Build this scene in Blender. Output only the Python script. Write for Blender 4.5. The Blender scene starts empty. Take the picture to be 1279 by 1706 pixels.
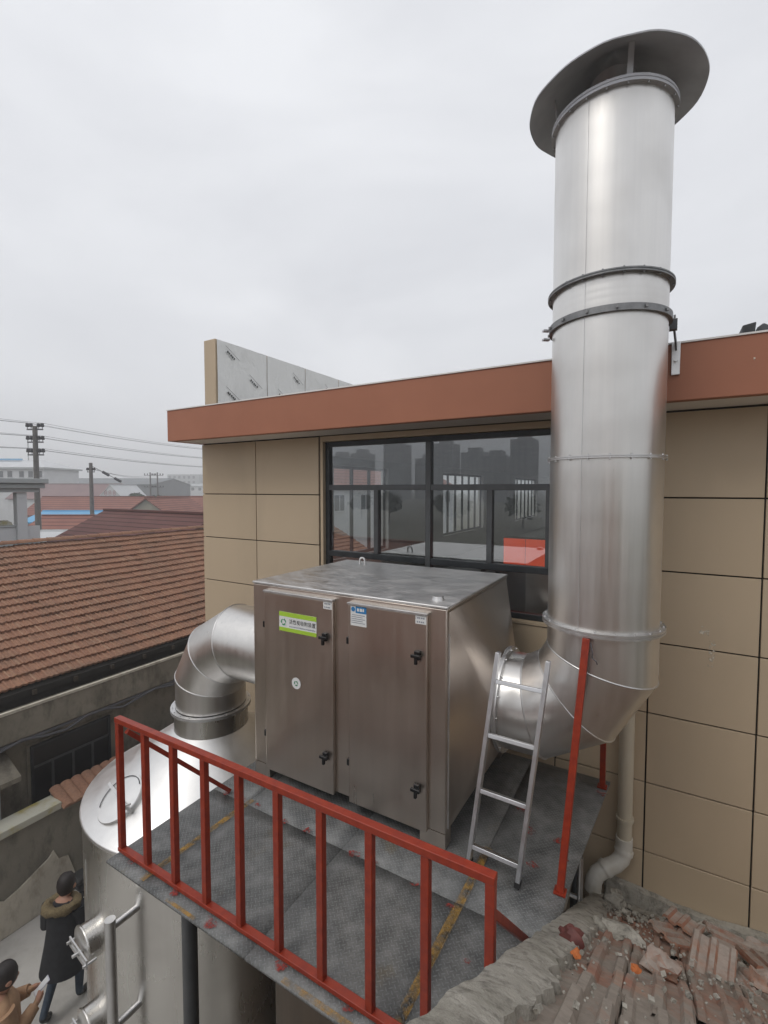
import bpy, bmesh, math, random
from mathutils import Vector, Matrix, noise as mnoise
random.seed(11)
R = math.radians
S = bpy.context.scene
COL = S.collection

# ------------------------------------------------------------------ camera
cd = bpy.data.cameras.new('camera'); cam = bpy.data.objects.new('camera', cd); COL.objects.link(cam)
cam.location = (0, 0, 7.0); cam.rotation_euler = (R(90 - 2.8), 0, R(30.45))
cd.sensor_fit = 'HORIZONTAL'; cd.sensor_width = 36; cd.lens = 36 * 790 / 1279
cd.clip_start = 0.05; cd.clip_end = 6000
S.camera = cam
# ------------------------------------------------------------------ world: overcast sky
SUN_EL, SUN_AZ = 52, 200          # azimuth the light comes from, clockwise from +Y
W = bpy.data.worlds.new('World'); S.world = W; W.use_nodes = True
nt = W.node_tree; nt.nodes.clear()
def wn(t, **k):
    n = nt.nodes.new(t)
    for a, b in k.items(): setattr(n, a, b)
    return n
out = wn('ShaderNodeOutputWorld'); bg = wn('ShaderNodeBackground'); bg2 = wn('ShaderNodeBackground'); mx = wn('ShaderNodeMixShader')
sky = wn('ShaderNodeTexSky', sky_type='NISHITA', sun_disc=False, sun_elevation=R(SUN_EL), sun_rotation=R(SUN_AZ), air_density=1.0, dust_density=4.0)
nt.links.new(sky.outputs[0], bg.inputs[0]); bg.inputs[1].default_value = 0.1
tc = wn('ShaderNodeTexCoord'); mp = wn('ShaderNodeMapping'); mp.inputs['Scale'].default_value = (1.0, 1.0, 2.6); mp.inputs['Location'].default_value = (0.35, 0.1, 0.2)
nz = wn('ShaderNodeTexNoise'); nz.inputs['Scale'].default_value = 1.7; nz.inputs['Detail'].default_value = 5; nz.inputs['Roughness'].default_value = .5
nz.inputs['Distortion'].default_value = .4
rp = wn('ShaderNodeValToRGB'); rp.color_ramp.elements[0].position = .33; rp.color_ramp.elements[1].position = .68
rp.color_ramp.elements[0].color = (.60, .61, .64, 1); rp.color_ramp.elements[1].color = (.74, .75, .775, 1)
sx = wn('ShaderNodeSeparateXYZ'); mr = wn('ShaderNodeMapRange'); mr.inputs[1].default_value = -.05; mr.inputs[2].default_value = .75
mr.inputs[3].default_value = .94; mr.inputs[4].default_value = 1.0
mu = wn('ShaderNodeMix', data_type='RGBA', blend_type='MULTIPLY'); mu.inputs[0].default_value = 1
cx_ = wn('ShaderNodeCombineXYZ')
nt.links.new(tc.outputs['Generated'], mp.inputs[0]); nt.links.new(mp.outputs[0], nz.inputs['Vector']); nt.links.new(nz.outputs[0], rp.inputs[0])
nt.links.new(tc.outputs['Generated'], sx.inputs[0]); nt.links.new(sx.outputs[2], mr.inputs[0])
for i in range(3): nt.links.new(mr.outputs[0], cx_.inputs[i])
nt.links.new(rp.outputs[0], mu.inputs[6]); nt.links.new(cx_.outputs[0], mu.inputs[7]); nt.links.new(mu.outputs[2], bg2.inputs[0]); bg2.inputs[1].default_value = 1.0
mx.inputs[0].default_value = .93
nt.links.new(bg.outputs[0], mx.inputs[1]); nt.links.new(bg2.outputs[0], mx.inputs[2]); nt.links.new(mx.outputs[0], out.inputs[0])
# sun veiled by cloud
sl = bpy.data.lights.new('sun', 'SUN'); sl.energy = 0.6; sl.angle = R(25); sl.color = (1, .97, .92)
so = bpy.data.objects.new('sun', sl); COL.objects.link(so); so.location = (-5, -20, 40)
az, el = R(SUN_AZ), R(SUN_EL)
so.rotation_euler = Vector((-math.sin(az) * math.cos(el), -math.cos(az) * math.cos(el), -math.sin(el))).to_track_quat('-Z', 'Y').to_euler()
S.view_settings.view_transform = 'Standard'; S.view_settings.look = 'None'; S.view_settings.exposure = 0.38; S.view_settings.gamma = 1
S.view_settings.use_curve_mapping = False
S.render.engine = 'CYCLES'; S.cycles.max_bounces = 8; S.cycles.use_denoising = True; S.cycles.caustics_reflective = False

# ------------------------------------------------------------------ materials
MAT = {}
class NT:
    def __init__(s, name):
        s.m = bpy.data.materials.new(name); s.m.use_nodes = True; s.t = s.m.node_tree; s.t.nodes.clear()
        s.o = s.n('ShaderNodeOutputMaterial'); s.p = s.n('ShaderNodeBsdfPrincipled'); s.l(s.p.outputs[0], s.o.inputs[0])
        s.pos = s.n('ShaderNodeNewGeometry').outputs['Position']; MAT[name] = s.m
    def n(s, t, **k):
        x = s.t.nodes.new(t)
        for a, b in k.items(): setattr(x, a, b)
        return x
    def l(s, a, b): s.t.links.new(a, b)
    def val(s, sock, v):
        if isinstance(v, (int, float)): sock.default_value = v
        elif isinstance(v, tuple): sock.default_value = (v if len(v) == 4 or len(sock.default_value) == 3 else (*v, 1))
        else: s.l(v, sock)
    def m_(s, op, a, b=0., c=0.):
        x = s.n('ShaderNodeMath', operation=op)
        for i, v in enumerate((a, b, c)): s.val(x.inputs[i], v)
        return x.outputs[0]
    def noise(s, scale=5, detail=4, rough=.55, vec=None, stretch=None, dist=0, loc=None):
        v = vec or s.pos
        if stretch or loc:
            mp = s.n('ShaderNodeMapping'); s.l(v, mp.inputs[0])
            if stretch: mp.inputs['Scale'].default_value = stretch
            if loc: mp.inputs['Location'].default_value = loc
            v = mp.outputs[0]
        x = s.n('ShaderNodeTexNoise'); s.l(v, x.inputs['Vector']); x.inputs['Scale'].default_value = scale
        x.inputs['Detail'].default_value = detail; x.inputs['Roughness'].default_value = rough; x.inputs['Distortion'].default_value = dist
        return x.outputs[0]
    def ramp(s, f, lo, hi, a=0., b=1.):
        x = s.n('ShaderNodeMapRange'); s.l(f, x.inputs[0])
        for i, v in enumerate((lo, hi, a, b)): x.inputs[i + 1].default_value = v
        return x.outputs[0]
    def mix(s, f, a, b, mode='MIX'):
        x = s.n('ShaderNodeMix', data_type='RGBA', blend_type=mode); s.val(x.inputs[0], f); s.val(x.inputs[6], a); s.val(x.inputs[7], b)
        return x.outputs[2]
    def bump(s, h, strength=.2, dist=.01):
        x = s.n('ShaderNodeBump'); s.l(h, x.inputs['Height']); x.inputs['Strength'].default_value = strength; x.inputs['Distance'].default_value = dist
        s.l(x.outputs[0], s.p.inputs['Normal'])
    def set(s, **k):
        nm = dict(col='Base Color', rough='Roughness', metal='Metallic', aniso='Anisotropic', ior='IOR', spec='Specular IOR Level', coat='Coat Weight')
        for a, v in k.items(): s.val(s.p.inputs[nm[a]], v)
        return s

def plain(name, c, c2=None, rough=.6, metal=0., scale=6, bump=0., bscale=40, stretch=None, lo=.35, hi=.65, spec=.5):
    s = NT(name)
    f = s.ramp(s.noise(scale, 5, .6, stretch=stretch), lo, hi)
    s.set(col=s.mix(f, c, c2 or tuple(x * .8 for x in c)), rough=rough, metal=metal, spec=spec)
    if bump: s.bump(s.noise(bscale, 4, .6), bump)
    return s.m

def steel(name, c=(.60, .585, .57), lo=.22, hi=.36, streak=(7, 7, .5), wob=.05, wscale=1.6, smudge=.25):
    s = NT(name)
    st = s.noise(3.0, 4, .6, stretch=streak)
    sm = s.noise(2.0, 3, .5)
    c1 = s.mix(s.ramp(st, .3, .7), tuple(x * .93 for x in c), c)
    c2 = s.mix(s.m_('MULTIPLY', s.ramp(sm, .45, .75), smudge), c1, (.36, .34, .32))
    r = s.m_('ADD', s.ramp(st, .3, .7, lo, hi), s.ramp(sm, .35, .75, 0, .10))
    s.set(col=c2, rough=r, metal=1.)
    s.bump(s.m_('MULTIPLY', s.noise(wscale, 2, .4), wob), 1.0, .1)
    return s.m
steel('steel_pipe', (.76, .745, .72), .27, .38, (9, 9, .25), .05, 1.4)
steel('steel_box', (.64, .565, .50), .27, .33, (4, 4, .3), .03, 1.0, .0)
steel('steel_top', (.74, .735, .725), .34, .62, (2.2, 4, 2), .05, 2.2, .2)
steel('steel_tank', (.71, .695, .665), .22, .28, (4, 4, .3), .04, 1.2)
steel('steel_cone', (.82, .815, .80), .32, .42, (3, 3, 3), .03, 1.5, .15)
steel('steel_flange', (.72, .72, .72), .32, .5, (8, 8, 8), .02, 9, .5)
steel('steel_ladder', (.74, .75, .77), .3, .45, (9, 9, 9), .02, 9, .3)
plain('galv_cap', (.50, .51, .545), (.60, .61, .64), rough=.45, metal=.25, scale=5, bump=.05, bscale=6)
plain('red_paint', (.33, .036, .011), (.24, .024, .010), rough=.42, scale=22, bump=.08, bscale=60)
plain('dull_galv', (.20, .205, .21), (.28, .285, .29), rough=.5, metal=.6, scale=14)
plain('red_spot', (.15, .04, .032), (.10, .03, .026), rough=.6, scale=30)
plain('black_plastic', (.012, .012, .013), rough=.35)
plain('rubber', (.02, .02, .02), rough=.7)
plain('alu_frame', (.030, .034, .038), (.045, .05, .055), rough=.4, metal=.3)
plain('alu_grey', (.10, .105, .11), rough=.45, metal=.4)
plain('fascia_paint', (.41, .160, .088), (.375, .143, .078), rough=.55, scale=1.5, bump=.05, bscale=120)
plain('soffit_paint', (.88, .86, .83), (.84, .82, .79), rough=.8, scale=2)
plain('joint_shade_dark', (.03, .027, .024), rough=.9)  # near-black for panel joints, and for shade painted under the left eave
plain('room_white', (.62, .62, .61), (.56, .56, .55), rough=.9, scale=1)
plain('room_floor', (.36, .36, .36), (.30, .30, .30), rough=.35, scale=2)
plain('room_ceiling', (.5, .5, .5), rough=.9)
plain('orange_plastic', (.88, .10, .02), (.82, .085, .018), rough=.45, scale=2)
plain('pvc', (.62, .56, .44), (.55, .48, .36), rough=.4, scale=5, stretch=(1, 1, .3))
plain('pvc_white', (.72, .69, .62), (.62, .58, .5), rough=.4, scale=8)
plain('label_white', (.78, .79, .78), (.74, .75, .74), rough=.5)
plain('label_green', (.42, .66, .06), (.40, .62, .05), rough=.5)
plain('label_blue', (.03, .22, .50), (.03, .2, .46), rough=.5)
plain('ink', (.02, .022, .024), rough=.6); plain('ink_grey', (.33, .35, .40), rough=.6); plain('ink_green', (.05, .30, .14), rough=.6)
plain('ink_red', (.35, .05, .05), rough=.7)
plain('tan_coat', (.42, .26, .15), (.34, .20, .115), rough=.9, scale=10, bump=.2, bscale=60)
plain('black_coat', (.012, .013, .016), (.02, .021, .025), rough=.75, scale=12, bump=.2, bscale=40)
plain('fur', (.22, .17, .09), (.12, .09, .05), rough=1, scale=60, bump=.6, bscale=150)
plain('jeans', (.035, .05, .075), (.055, .075, .10), rough=.9, scale=14, bump=.15, bscale=200)
plain('shoe', (.02, .018, .016), rough=.6); plain('skin', (.45, .24, .16), (.40, .2, .13), rough=.55)
plain('hair', (.012, .008, .008), (.02, .014, .012), rough=.5, scale=40, bump=.5, bscale=120, stretch=(1, 1, .3))
plain('phone_case', (.6, .58, .68), rough=.4)
plain('wire_dark', (.11, .11, .12), rough=.6); plain('pole_concrete', (.16, .15, .14), (.12, .115, .11), rough=.9, scale=3)
plain('insulator', (.03, .03, .035), rough=.3)
plain('far_white', (.62, .63, .64), (.56, .57, .58), rough=.9, scale=.5); plain('far_grey', (.42, .44, .44), (.36, .38, .38), rough=.9, scale=.6)
plain('far_tan', (.36, .33, .26), (.30, .28, .22), rough=.9, scale=.6)
plain('far_win', (.07, .08, .09), rough=.3); plain('far_blue', (.16, .42, .66), (.13, .37, .6), rough=.6, scale=.3)
plain('far_shed', (.17, .185, .195), (.14, .15, .16), rough=.7, scale=.2); plain('far_shed_roof', (.24, .155, .15), (.2, .13, .13), rough=.8, scale=.4)
plain('tower', (.20, .205, .21), (.15, .155, .165), rough=.8, scale=.05, stretch=(1, 1, .3))
plain('leaf', (.05, .085, .03), (.03, .055, .02), rough=.8, scale=1.5); plain('bark', (.07, .055, .04), rough=.95)
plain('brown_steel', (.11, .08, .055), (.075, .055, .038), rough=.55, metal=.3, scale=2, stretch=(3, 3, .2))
plain('slate', (.05, .055, .06), (.03, .032, .036), rough=.7, scale=8, bump=.3)
plain('moss_coping', (.46, .45, .38), (.36, .30, .10), rough=.95, scale=2.2, bump=.3, bscale=30, lo=.45, hi=.62)

def cement(name, a, b, c, scale=1.2, bump=.35, streak=None):
    s = NT(name)
    n1 = s.ramp(s.noise(scale, 6, .65, dist=.5), .35, .65); n2 = s.ramp(s.noise(scale * 3.1, 6, .7, stretch=streak or (1, 1, .45), loc=(3, 1, 7)), .48, .68)
    col = s.mix(s.m_('MULTIPLY', n2, .8), s.mix(n1, a, b), c)
    s.set(col=col, rough=.92, spec=.25)
    s.bump(s.m_('ADD', s.noise(14, 5, .7), s.m_('MULTIPLY', s.noise(90, 4, .7), .45)), bump, .02)
    return s.m
cement('old_cement', (.25, .23, .19), (.19, .175, .145), (.10, .09, .075))
cement('house_cement', (.27, .245, .20), (.20, .18, .145), (.085, .075, .06), 1.0)
cement('light_plaster', (.54, .50, .42), (.44, .40, .335), (.29, .25, .20), 1.6)
cement('yard_concrete', (.56, .54, .51), (.48, .465, .43), (.37, .35, .32), .45, .15, (1, 1, 1))
cement('mortar', (.47, .44, .385), (.34, .32, .27), (.14, .13, .11), 6.0, .9)
cement('ground_dirt', (.16, .145, .12), (.12, .115, .08), (.07, .08, .045), .08, .2, (1, 1, 1))

def panel_mat():
    s = NT('wall_panel')
    oi = s.n('ShaderNodeObjectInfo').outputs['Random']
    c = s.mix(s.ramp(oi, 0, 1), (.565, .45, .315), (.53, .418, .288))
    d = s.ramp(s.noise(1.3, 5, .6, stretch=(1, 1, .35)), .5, .78, 0, .3)
    s.set(col=s.mix(d, c, (.33, .27, .19)), rough=s.ramp(s.noise(4, 3), .3, .7, .42, .58), spec=.4)
    s.bump(s.m_('ADD', s.noise(220, 2, .5), s.m_('MULTIPLY', s.noise(.8, 2), 3.)), .05, .01)
panel_mat()

def tile_mat(name, a, b, c, dirt, dirt_amt, dscale=1.3, lo=.45, hi=.7):
    s = NT(name)
    r = s.m_('FRACT', s.m_('ADD', s.n('ShaderNodeObjectInfo').outputs['Random'], s.n('ShaderNodeNewGeometry').outputs['Random Per Island']))
    col = s.mix(s.ramp(r, 0, .6), a, b); col = s.mix(s.ramp(r, .86, .97), col, c)
    d = s.m_('MULTIPLY', s.ramp(s.noise(dscale, 7, .7, dist=.7), lo, hi), dirt_amt)
    col = s.mix(d, col, dirt)
    if name == 'tile_loose':
        sn = s.n('ShaderNodeSeparateXYZ'); s.l(s.n('ShaderNodeNewGeometry').outputs['True Normal'], sn.inputs[0])
        col = s.mix(s.m_('MULTIPLY', s.ramp(sn.outputs[2], .55, .9), s.ramp(s.noise(7, 5, .6), .32, .55, .15, .9)), col, (.40, .345, .30))
    g = s.ramp(s.noise(24, 4, .7), .4, .75, 0, .45); col = s.mix(g, col, tuple(x * .45 for x in dirt))
    s.set(col=col, rough=.9, spec=.2); s.bump(s.m_('ADD', s.noise(40, 5, .7), s.noise(9, 3)), .45, .012)
tile_mat('tile_left', (.36, .20, .13), (.31, .165, .11), (.39, .24, .16), (.20, .135, .10), .6)
tile_mat('tile_front', (.40, .20, .14), (.36, .215, .16), (.42, .28, .21), (.34, .30, .255), .95, 2.1, .40, .56)
tile_mat('tile_loose', (.36, .15, .09), (.38, .18, .11), (.30, .14, .09), (.36, .31, .265), .9, 4.0, .40, .58)
tile_mat('tile_far', (.27, .12, .085), (.23, .11, .08), (.3, .16, .11), (.16, .10, .08), .6, .5)

def row_roof(name, a, b, vec_z=7.0):
    s = NT(name)
    sp = s.n('ShaderNodeSeparateXYZ'); s.l(s.pos, sp.inputs[0])
    w = s.m_('FRACT', s.m_('MULTIPLY', sp.outputs[2], vec_z))
    col = s.mix(s.ramp(s.noise(.6, 5, .65), .35, .65), a, b)
    s.set(col=s.mix(s.m_('LESS_THAN', w, .22), col, tuple(x * .45 for x in b)), rough=.85, spec=.25)
row_roof('far_red', (.30, .135, .10), (.24, .105, .085), 4.0)
row_roof('metal_red', (.16, .075, .065), (.13, .06, .055), 6.2)

def deck_mat():
    s = NT('checker_plate')
    sp = s.n('ShaderNodeSeparateXYZ'); mp = s.n('ShaderNodeMapping'); mp.inputs['Rotation'].default_value = (0, 0, R(45)); mp.inputs['Scale'].default_value = (44, 44, 44)
    s.l(s.pos, mp.inputs[0]); s.l(mp.outputs[0], sp.inputs[0])
    x, y = sp.outputs[0], sp.outputs[1]
    par = s.m_('FLOORED_MODULO', s.m_('ADD', s.m_('FLOOR', x), s.m_('FLOOR', y)), 2.)
    fx = s.m_('SUBTRACT', s.m_('FRACT', x), .5); fy = s.m_('SUBTRACT', s.m_('FRACT', y), .5)
    def ell(a, b): return s.m_('ADD', s.m_('POWER', s.m_('MULTIPLY', a, 1 / .55), 2.), s.m_('POWER', s.m_('MULTIPLY', b, 1 / .15), 2.))
    e = s.m_('ADD', s.m_('MULTIPLY', ell(fx, fy), par), s.m_('MULTIPLY', ell(fy, fx), s.m_('SUBTRACT', 1., par)))
    lug = s.ramp(e, .5, 1.1, 1., 0.)
    n1 = s.ramp(s.noise(1.4, 7, .7, dist=.8), .35, .66); n2 = s.ramp(s.noise(7, 6, .7), .4, .66)
    base = s.mix(n1, (.070, .073, .072), (.165, .168, .165)); base = s.mix(s.m_('MULTIPLY', n2, .7), base, (.27, .27, .262))
    rust = s.ramp(s.noise(2.6, 5, .7, loc=(4, 2, 0)), .60, .70, 0, .5); base = s.mix(rust, base, (.14, .11, .06))
    col = s.mix(s.m_('MULTIPLY', lug, .34), base, (.34, .35, .36))
    s.set(col=col, rough=s.ramp(n1, 0, 1, .42, .66), metal=.25)
    s.bump(s.m_('ADD', lug, s.m_('MULTIPLY', s.noise(50, 4), .4)), .6, .004)
deck_mat()
def worn(name, c, scale, lo, hi):
    s = NT(name); tr = s.n('ShaderNodeBsdfTransparent'); mx = s.n('ShaderNodeMixShader')
    s.set(col=c, rough=.7); s.l(s.ramp(s.noise(scale, 5, .7), lo, hi), mx.inputs[0]); s.l(tr.outputs[0], mx.inputs[1]); s.l(s.p.outputs[0], mx.inputs[2]); s.l(mx.outputs[0], s.o.inputs[0])
worn('yellow_chalk', (.44, .25, .05), 14, .36, .72); worn('scuff', (.72, .66, .55), 26, .5, .6); worn('red_splash', (.30, .035, .025), 34, .45, .62)

def sheeting():
    s = NT('plastic_film')
    sp = s.n('ShaderNodeSeparateXYZ'); s.l(s.pos, sp.inputs[0])
    wr = s.noise(2.2, 4, .6, stretch=(1, 1.4, .7), dist=1.2)
    s.set(col=s.mix(s.ramp(wr, .4, .7), (.84, .85, .84), (.78, .79, .78)), rough=.3, spec=.5); s.bump(s.m_('ADD', wr, s.m_('MULTIPLY', s.noise(9, 4, .6, dist=2), .2)), .5, .05)
sheeting()
def glass(name, tint, refl):
    s = NT(name); g = s.n('ShaderNodeBsdfGlossy'); g.inputs['Roughness'].default_value = .0; g.inputs['Color'].default_value = (.95, .97, 1, 1)
    t = s.n('ShaderNodeBsdfTransparent'); t.inputs['Color'].default_value = (*tint, 1); m = s.n('ShaderNodeMixShader'); fr = s.n('ShaderNodeFresnel'); fr.inputs['IOR'].default_value = 1.5
    s.l(s.m_('MINIMUM', s.m_('ADD', s.m_('MULTIPLY', fr.outputs[0], 1.2), refl), 1.), m.inputs[0]); s.l(t.outputs[0], m.inputs[1]); s.l(g.outputs[0], m.inputs[2]); s.l(m.outputs[0], s.o.inputs[0])
glass('window_glass', (.84, .86, .86), .12); glass('dark_glass', (.05, .055, .06), .02)

# ------------------------------------------------------------------ mesh helpers
class MB:
    def __init__(s): s.v = []; s.f = []
    def add(s, vs, fs):
        b = len(s.v); s.v += [Vector(p) for p in vs]; s.f += [[b + i for i in q] for q in fs]; return s
    def box(s, x0, x1, y0, y1, z0, z1):
        return s.add([(x, y, z) for x in (x0, x1) for y in (y0, y1) for z in (z0, z1)], [(0, 1, 3, 2), (4, 6, 7, 5), (0, 4, 5, 1), (2, 3, 7, 6), (0, 2, 6, 4), (1, 5, 7, 3)])
    def obox(s, M, x0, x1, y0, y1, z0, z1):
        return s.add([M @ Vector((x, y, z)) for x in (x0, x1) for y in (y0, y1) for z in (z0, z1)], [(0, 1, 3, 2), (4, 6, 7, 5), (0, 4, 5, 1), (2, 3, 7, 6), (0, 2, 6, 4), (1, 5, 7, 3)])
    def bar(s, p, q, w, h, up=(0, 0, 1)):
        p, q = Vector(p), Vector(q); d = (q - p); L = d.length; d.normalize(); u = Vector(up); a = d.cross(u)
        if a.length < 1e-4: a = d.cross(Vector((1, 0, 0)))
        a.normalize(); u = a.cross(d)
        M = Matrix((( a.x, d.x, u.x, p.x), (a.y, d.y, u.y, p.y), (a.z, d.z, u.z, p.z), (0, 0, 0, 1)))
        return s.obox(M, -w / 2, w / 2, 0, L, -h / 2, h / 2)
    def tube(s, pts, r, n=10, closed=False, cap=True):
        pts = [Vector(p) for p in pts]; rings = []; N = len(pts); ref = None
        for i, p in enumerate(pts):
            a = pts[(i - 1) % N] if (closed or i > 0) else p; b = pts[(i + 1) % N] if (closed or i < N - 1) else p
            t = (b - a).normalized()
            if ref is None: ref = t.orthogonal().normalized()
            ref = (ref - t * ref.dot(t)).normalized(); bi = t.cross(ref)
            rr = r[i] if isinstance(r, (list, tuple)) else r
            rings.append([p + (ref * math.cos(2 * math.pi * k / n) + bi * math.sin(2 * math.pi * k / n)) * rr for k in range(n)])
        return s.rings(rings, closed, cap)
    def rings(s, rings, closed=False, cap=True):
        b = len(s.v); n = len(rings[0])
        for q in rings: s.v += [Vector(p) for p in q]
        m = len(rings)
        for i in range(m if closed else m - 1):
            j = (i + 1) % m
            for k in range(n):
                l = (k + 1) % n; s.f.append([b + i * n + k, b + i * n + l, b + j * n + l, b + j * n + k])
        if cap and not closed:
            s.f.append([b + k for k in range(n)][::-1]); s.f.append([b + (m - 1) * n + k for k in range(n)])
        return s
    def lathe(s, prof, c=(0, 0, 0), n=48, M=None, cap=False):
        c = Vector(c); rg = []
        for r, z in prof:
            q = [Vector((r * math.cos(2 * math.pi * k / n), r * math.sin(2 * math.pi * k / n), z)) for k in range(n)]
            rg.append([(M @ p if M else p) + c for p in q])
        return s.rings(rg, False, cap)
    def cyl(s, p, q, r, n=16): return s.tube([p, q], r, n)
    def prism(s, poly, d):      # planar polygon (3D points) extruded by d
        n = len(poly); d = Vector(d); b = len(s.v)
        s.v += [Vector(p) for p in poly] + [Vector(p) + d for p in poly]
        s.f.append([b + i for i in range(n)][::-1]); s.f.append([b + n + i for i in range(n)])
        for i in range(n): j = (i + 1) % n; s.f.append([b + i, b + j, b + n + j, b + n + i])
        return s
    def jitter(s, amt, sc=3.0):
        for p in s.v:
            d = mnoise.noise_vector(p * sc) * amt; p += d
        return s
    def build(s, name, mat, parent=None, bev=0, smooth=35, label=None):
        org = root_loc(parent)
        me = bpy.data.meshes.new(name); me.from_pydata([tuple(p - org) for p in s.v], [], s.f)
        me.validate(); me.update()
        bm = bmesh.new(); bm.from_mesh(me); bmesh.ops.recalc_face_normals(bm, faces=bm.faces); bm.to_mesh(me); bm.free()
        me.materials.append(MAT[mat])
        if smooth: me.shade_smooth(); me.set_sharp_from_angle(angle=R(smooth))
        o = bpy.data.objects.new(name, me); COL.objects.link(o)
        if parent: o.parent = parent
        if bev:
            b = o.modifiers.new('bevel', 'BEVEL'); b.width = bev; b.segments = 2; b.limit_method = 'ANGLE'; b.angle_limit = R(40)
        if label: o['label'] = label
        return o
def root_loc(o):
    if o is None: return Vector((0, 0, 0))
    while o.parent: o = o.parent
    return Vector(o.location)
def tag(o, label=None, cat=None, group=None, kind=None):
    for k, v in (('label', label), ('category', cat), ('group', group), ('kind', kind)):
        if v: o[k] = v
    return o
def thing(name, label, cat, loc, group=None):
    o = bpy.data.objects.new(name, None); COL.objects.link(o); o.location = loc; o.empty_display_size = .2
    return tag(o, label, cat, group)
def solo(mb, name, mat, label, cat, group=None, kind=None, bev=0, smooth=35):   # one-mesh thing with its origin at its base
    xs = [p.x for p in mb.v]; ys = [p.y for p in mb.v]; zs = [p.z for p in mb.v]
    c = Vector(((min(xs) + max(xs)) / 2, (min(ys) + max(ys)) / 2, min(zs)))
    for p in mb.v: p -= c
    o = mb.build(name, mat, None, bev, smooth); o.location = c
    return tag(o, label, cat, group, kind)
def text_mesh(body, size, M, name, mat, parent, ext=.0006, width=None):
    cu = bpy.data.curves.new(name, 'FONT'); cu.body = body; cu.size = size; cu.extrude = ext; cu.align_x = 'CENTER'; cu.align_y = 'CENTER'; cu.resolution_u = 3
    t = bpy.data.objects.new(name, cu); COL.objects.link(t); bpy.context.view_layer.update()
    me = bpy.data.meshes.new_from_object(t.evaluated_get(bpy.context.evaluated_depsgraph_get())); bpy.data.objects.remove(t)
    if len(me.vertices) and width:
        xs = [v.co.x for v in me.vertices]; sc = width / max(1e-6, max(xs) - min(xs))
        for v in me.vertices: v.co.x *= sc
    org = root_loc(parent); me.transform(Matrix.Translation(-org) @ M); me.materials.clear(); me.materials.append(MAT[mat])
    o = bpy.data.objects.new(name, me); COL.objects.link(o); o.parent = parent
    return o

def print_dashes(M, width, h, n, name, mat, parent, seed=0):      # print too small to read in the photograph: a row of ink dashes
    rr = random.Random(seed); m = MB(); x = -width / 2; st = width / n
    for k in range(n):
        m.obox(M, x + st * .08, x + st * rr.uniform(.6, .92), -h / 2 * rr.uniform(.6, 1), h / 2 * rr.uniform(.6, 1), 0, .0006); x += st
    return m.build(name, mat, parent, smooth=0)
# ================================================================== THE SETTING
g = MB()
N = 40
for i in range(N + 1):
    for j in range(N + 1): g.v.append(Vector((-1000 + 2000 * i / N, -1000 + 2000 * j / N, 0)))
for i in range(N):
    for j in range(N): a = i * (N + 1) + j; g.f.append([a, a + N + 1, a + N + 2, a + 1])
tag(g.build('ground', 'ground_dirt'), kind='structure')
y_ = MB().box(-8.9, -.5, -14, 16, -.05, .012)
tag(y_.build('yard', 'yard_concrete'), kind='structure')

# ================================================================== FACTORY BUILDING (facade plane Y = 4.465)
FY = 4.465
fb = thing('factory_building', 'tan panelled factory building with a red-brown roof edge and dark framed window', 'building', (-2.0, 8.0, 0))
WX0, WX1, WZ0, WZ1 = -3.46, -.36, 5.76, 7.548
core = MB()
core.box(-5.56, WX0 - .04, FY + .026, FY + .25, 0, 7.62).box(WX1 + .04, 9, FY + .026, FY + .25, 0, 7.62)
core.box(WX0 - .04, WX1 + .04, FY + .026, FY + .25, 0, WZ0 - .03).box(WX0 - .04, WX1 + .04, FY + .026, FY + .25, WZ1 + .02, 7.62)
wall = core.build('wall', 'joint_shade_dark', fb)
# hall behind the glass: side wall with window openings, back wall, floor, ceiling
sw = MB(); ops = [(6.0, 9.3), (12.4, 15.9), (20.0, 24.0)]; ya = FY + .26
for a, b in ops + [(28.2, None)]:
    sw.box(-5.55, -5.35, ya, a, 0.0, 7.61)
    if b: sw.box(-5.55, -5.35, a, b, 0.0, 5.65); sw.box(-5.55, -5.35, a, b, 7.45, 7.61); ya = b
sw.box(-5.35, 9, 28, 28.2, 0, 5.65).box(-5.35, 9, 28, 28.2, 7.45, 7.61).box(8.8, 9, FY + .26, 28, 0, 5.65).box(8.8, 9, FY + .26, 28, 7.45, 7.61)  # unseen back and right walls, with open bands added to light the hall
for k in range(5): sw.box(-5.35 + 3.4 * k, -4.65 + 3.4 * k, 28.01, 28.19, 5.65, 7.45).box(8.81, 8.99, 5 + 5.2 * k, 6.5 + 5.2 * k, 5.65, 7.45)
sw.build('hall_wall', 'room_white', fb)
MB().box(-5.34, 8.79, FY + .26, 27.9, 4.85, 5.0).build('hall_floor', 'room_floor', fb)
MB().box(-5.34, 8.79, FY + .26, 27.9, 7.60, 7.615).build('hall_ceiling', 'room_ceiling', fb)
MB().box(-5.56, 9, FY + .03, 28.2, 7.63, 7.86).build('roof_slab', 'old_cement', fb)
for (a, b) in ops:
    w = MB().box(-5.49, -5.43, a, b, 5.65, 5.71).box(-5.49, -5.43, a, b, 7.39, 7.45).box(-5.49, -5.43, a, b, 6.97, 7.03).build('side_window', 'alu_frame', fb)
    n = max(3, round((b - a) / .62))
    for k in range(n + 1):
        yy = a + (b - a) * k / n
        MB().box(-5.485, -5.435, yy - .03, yy + .03, 5.71, 7.39).build('mullion', 'alu_frame', w)
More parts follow.
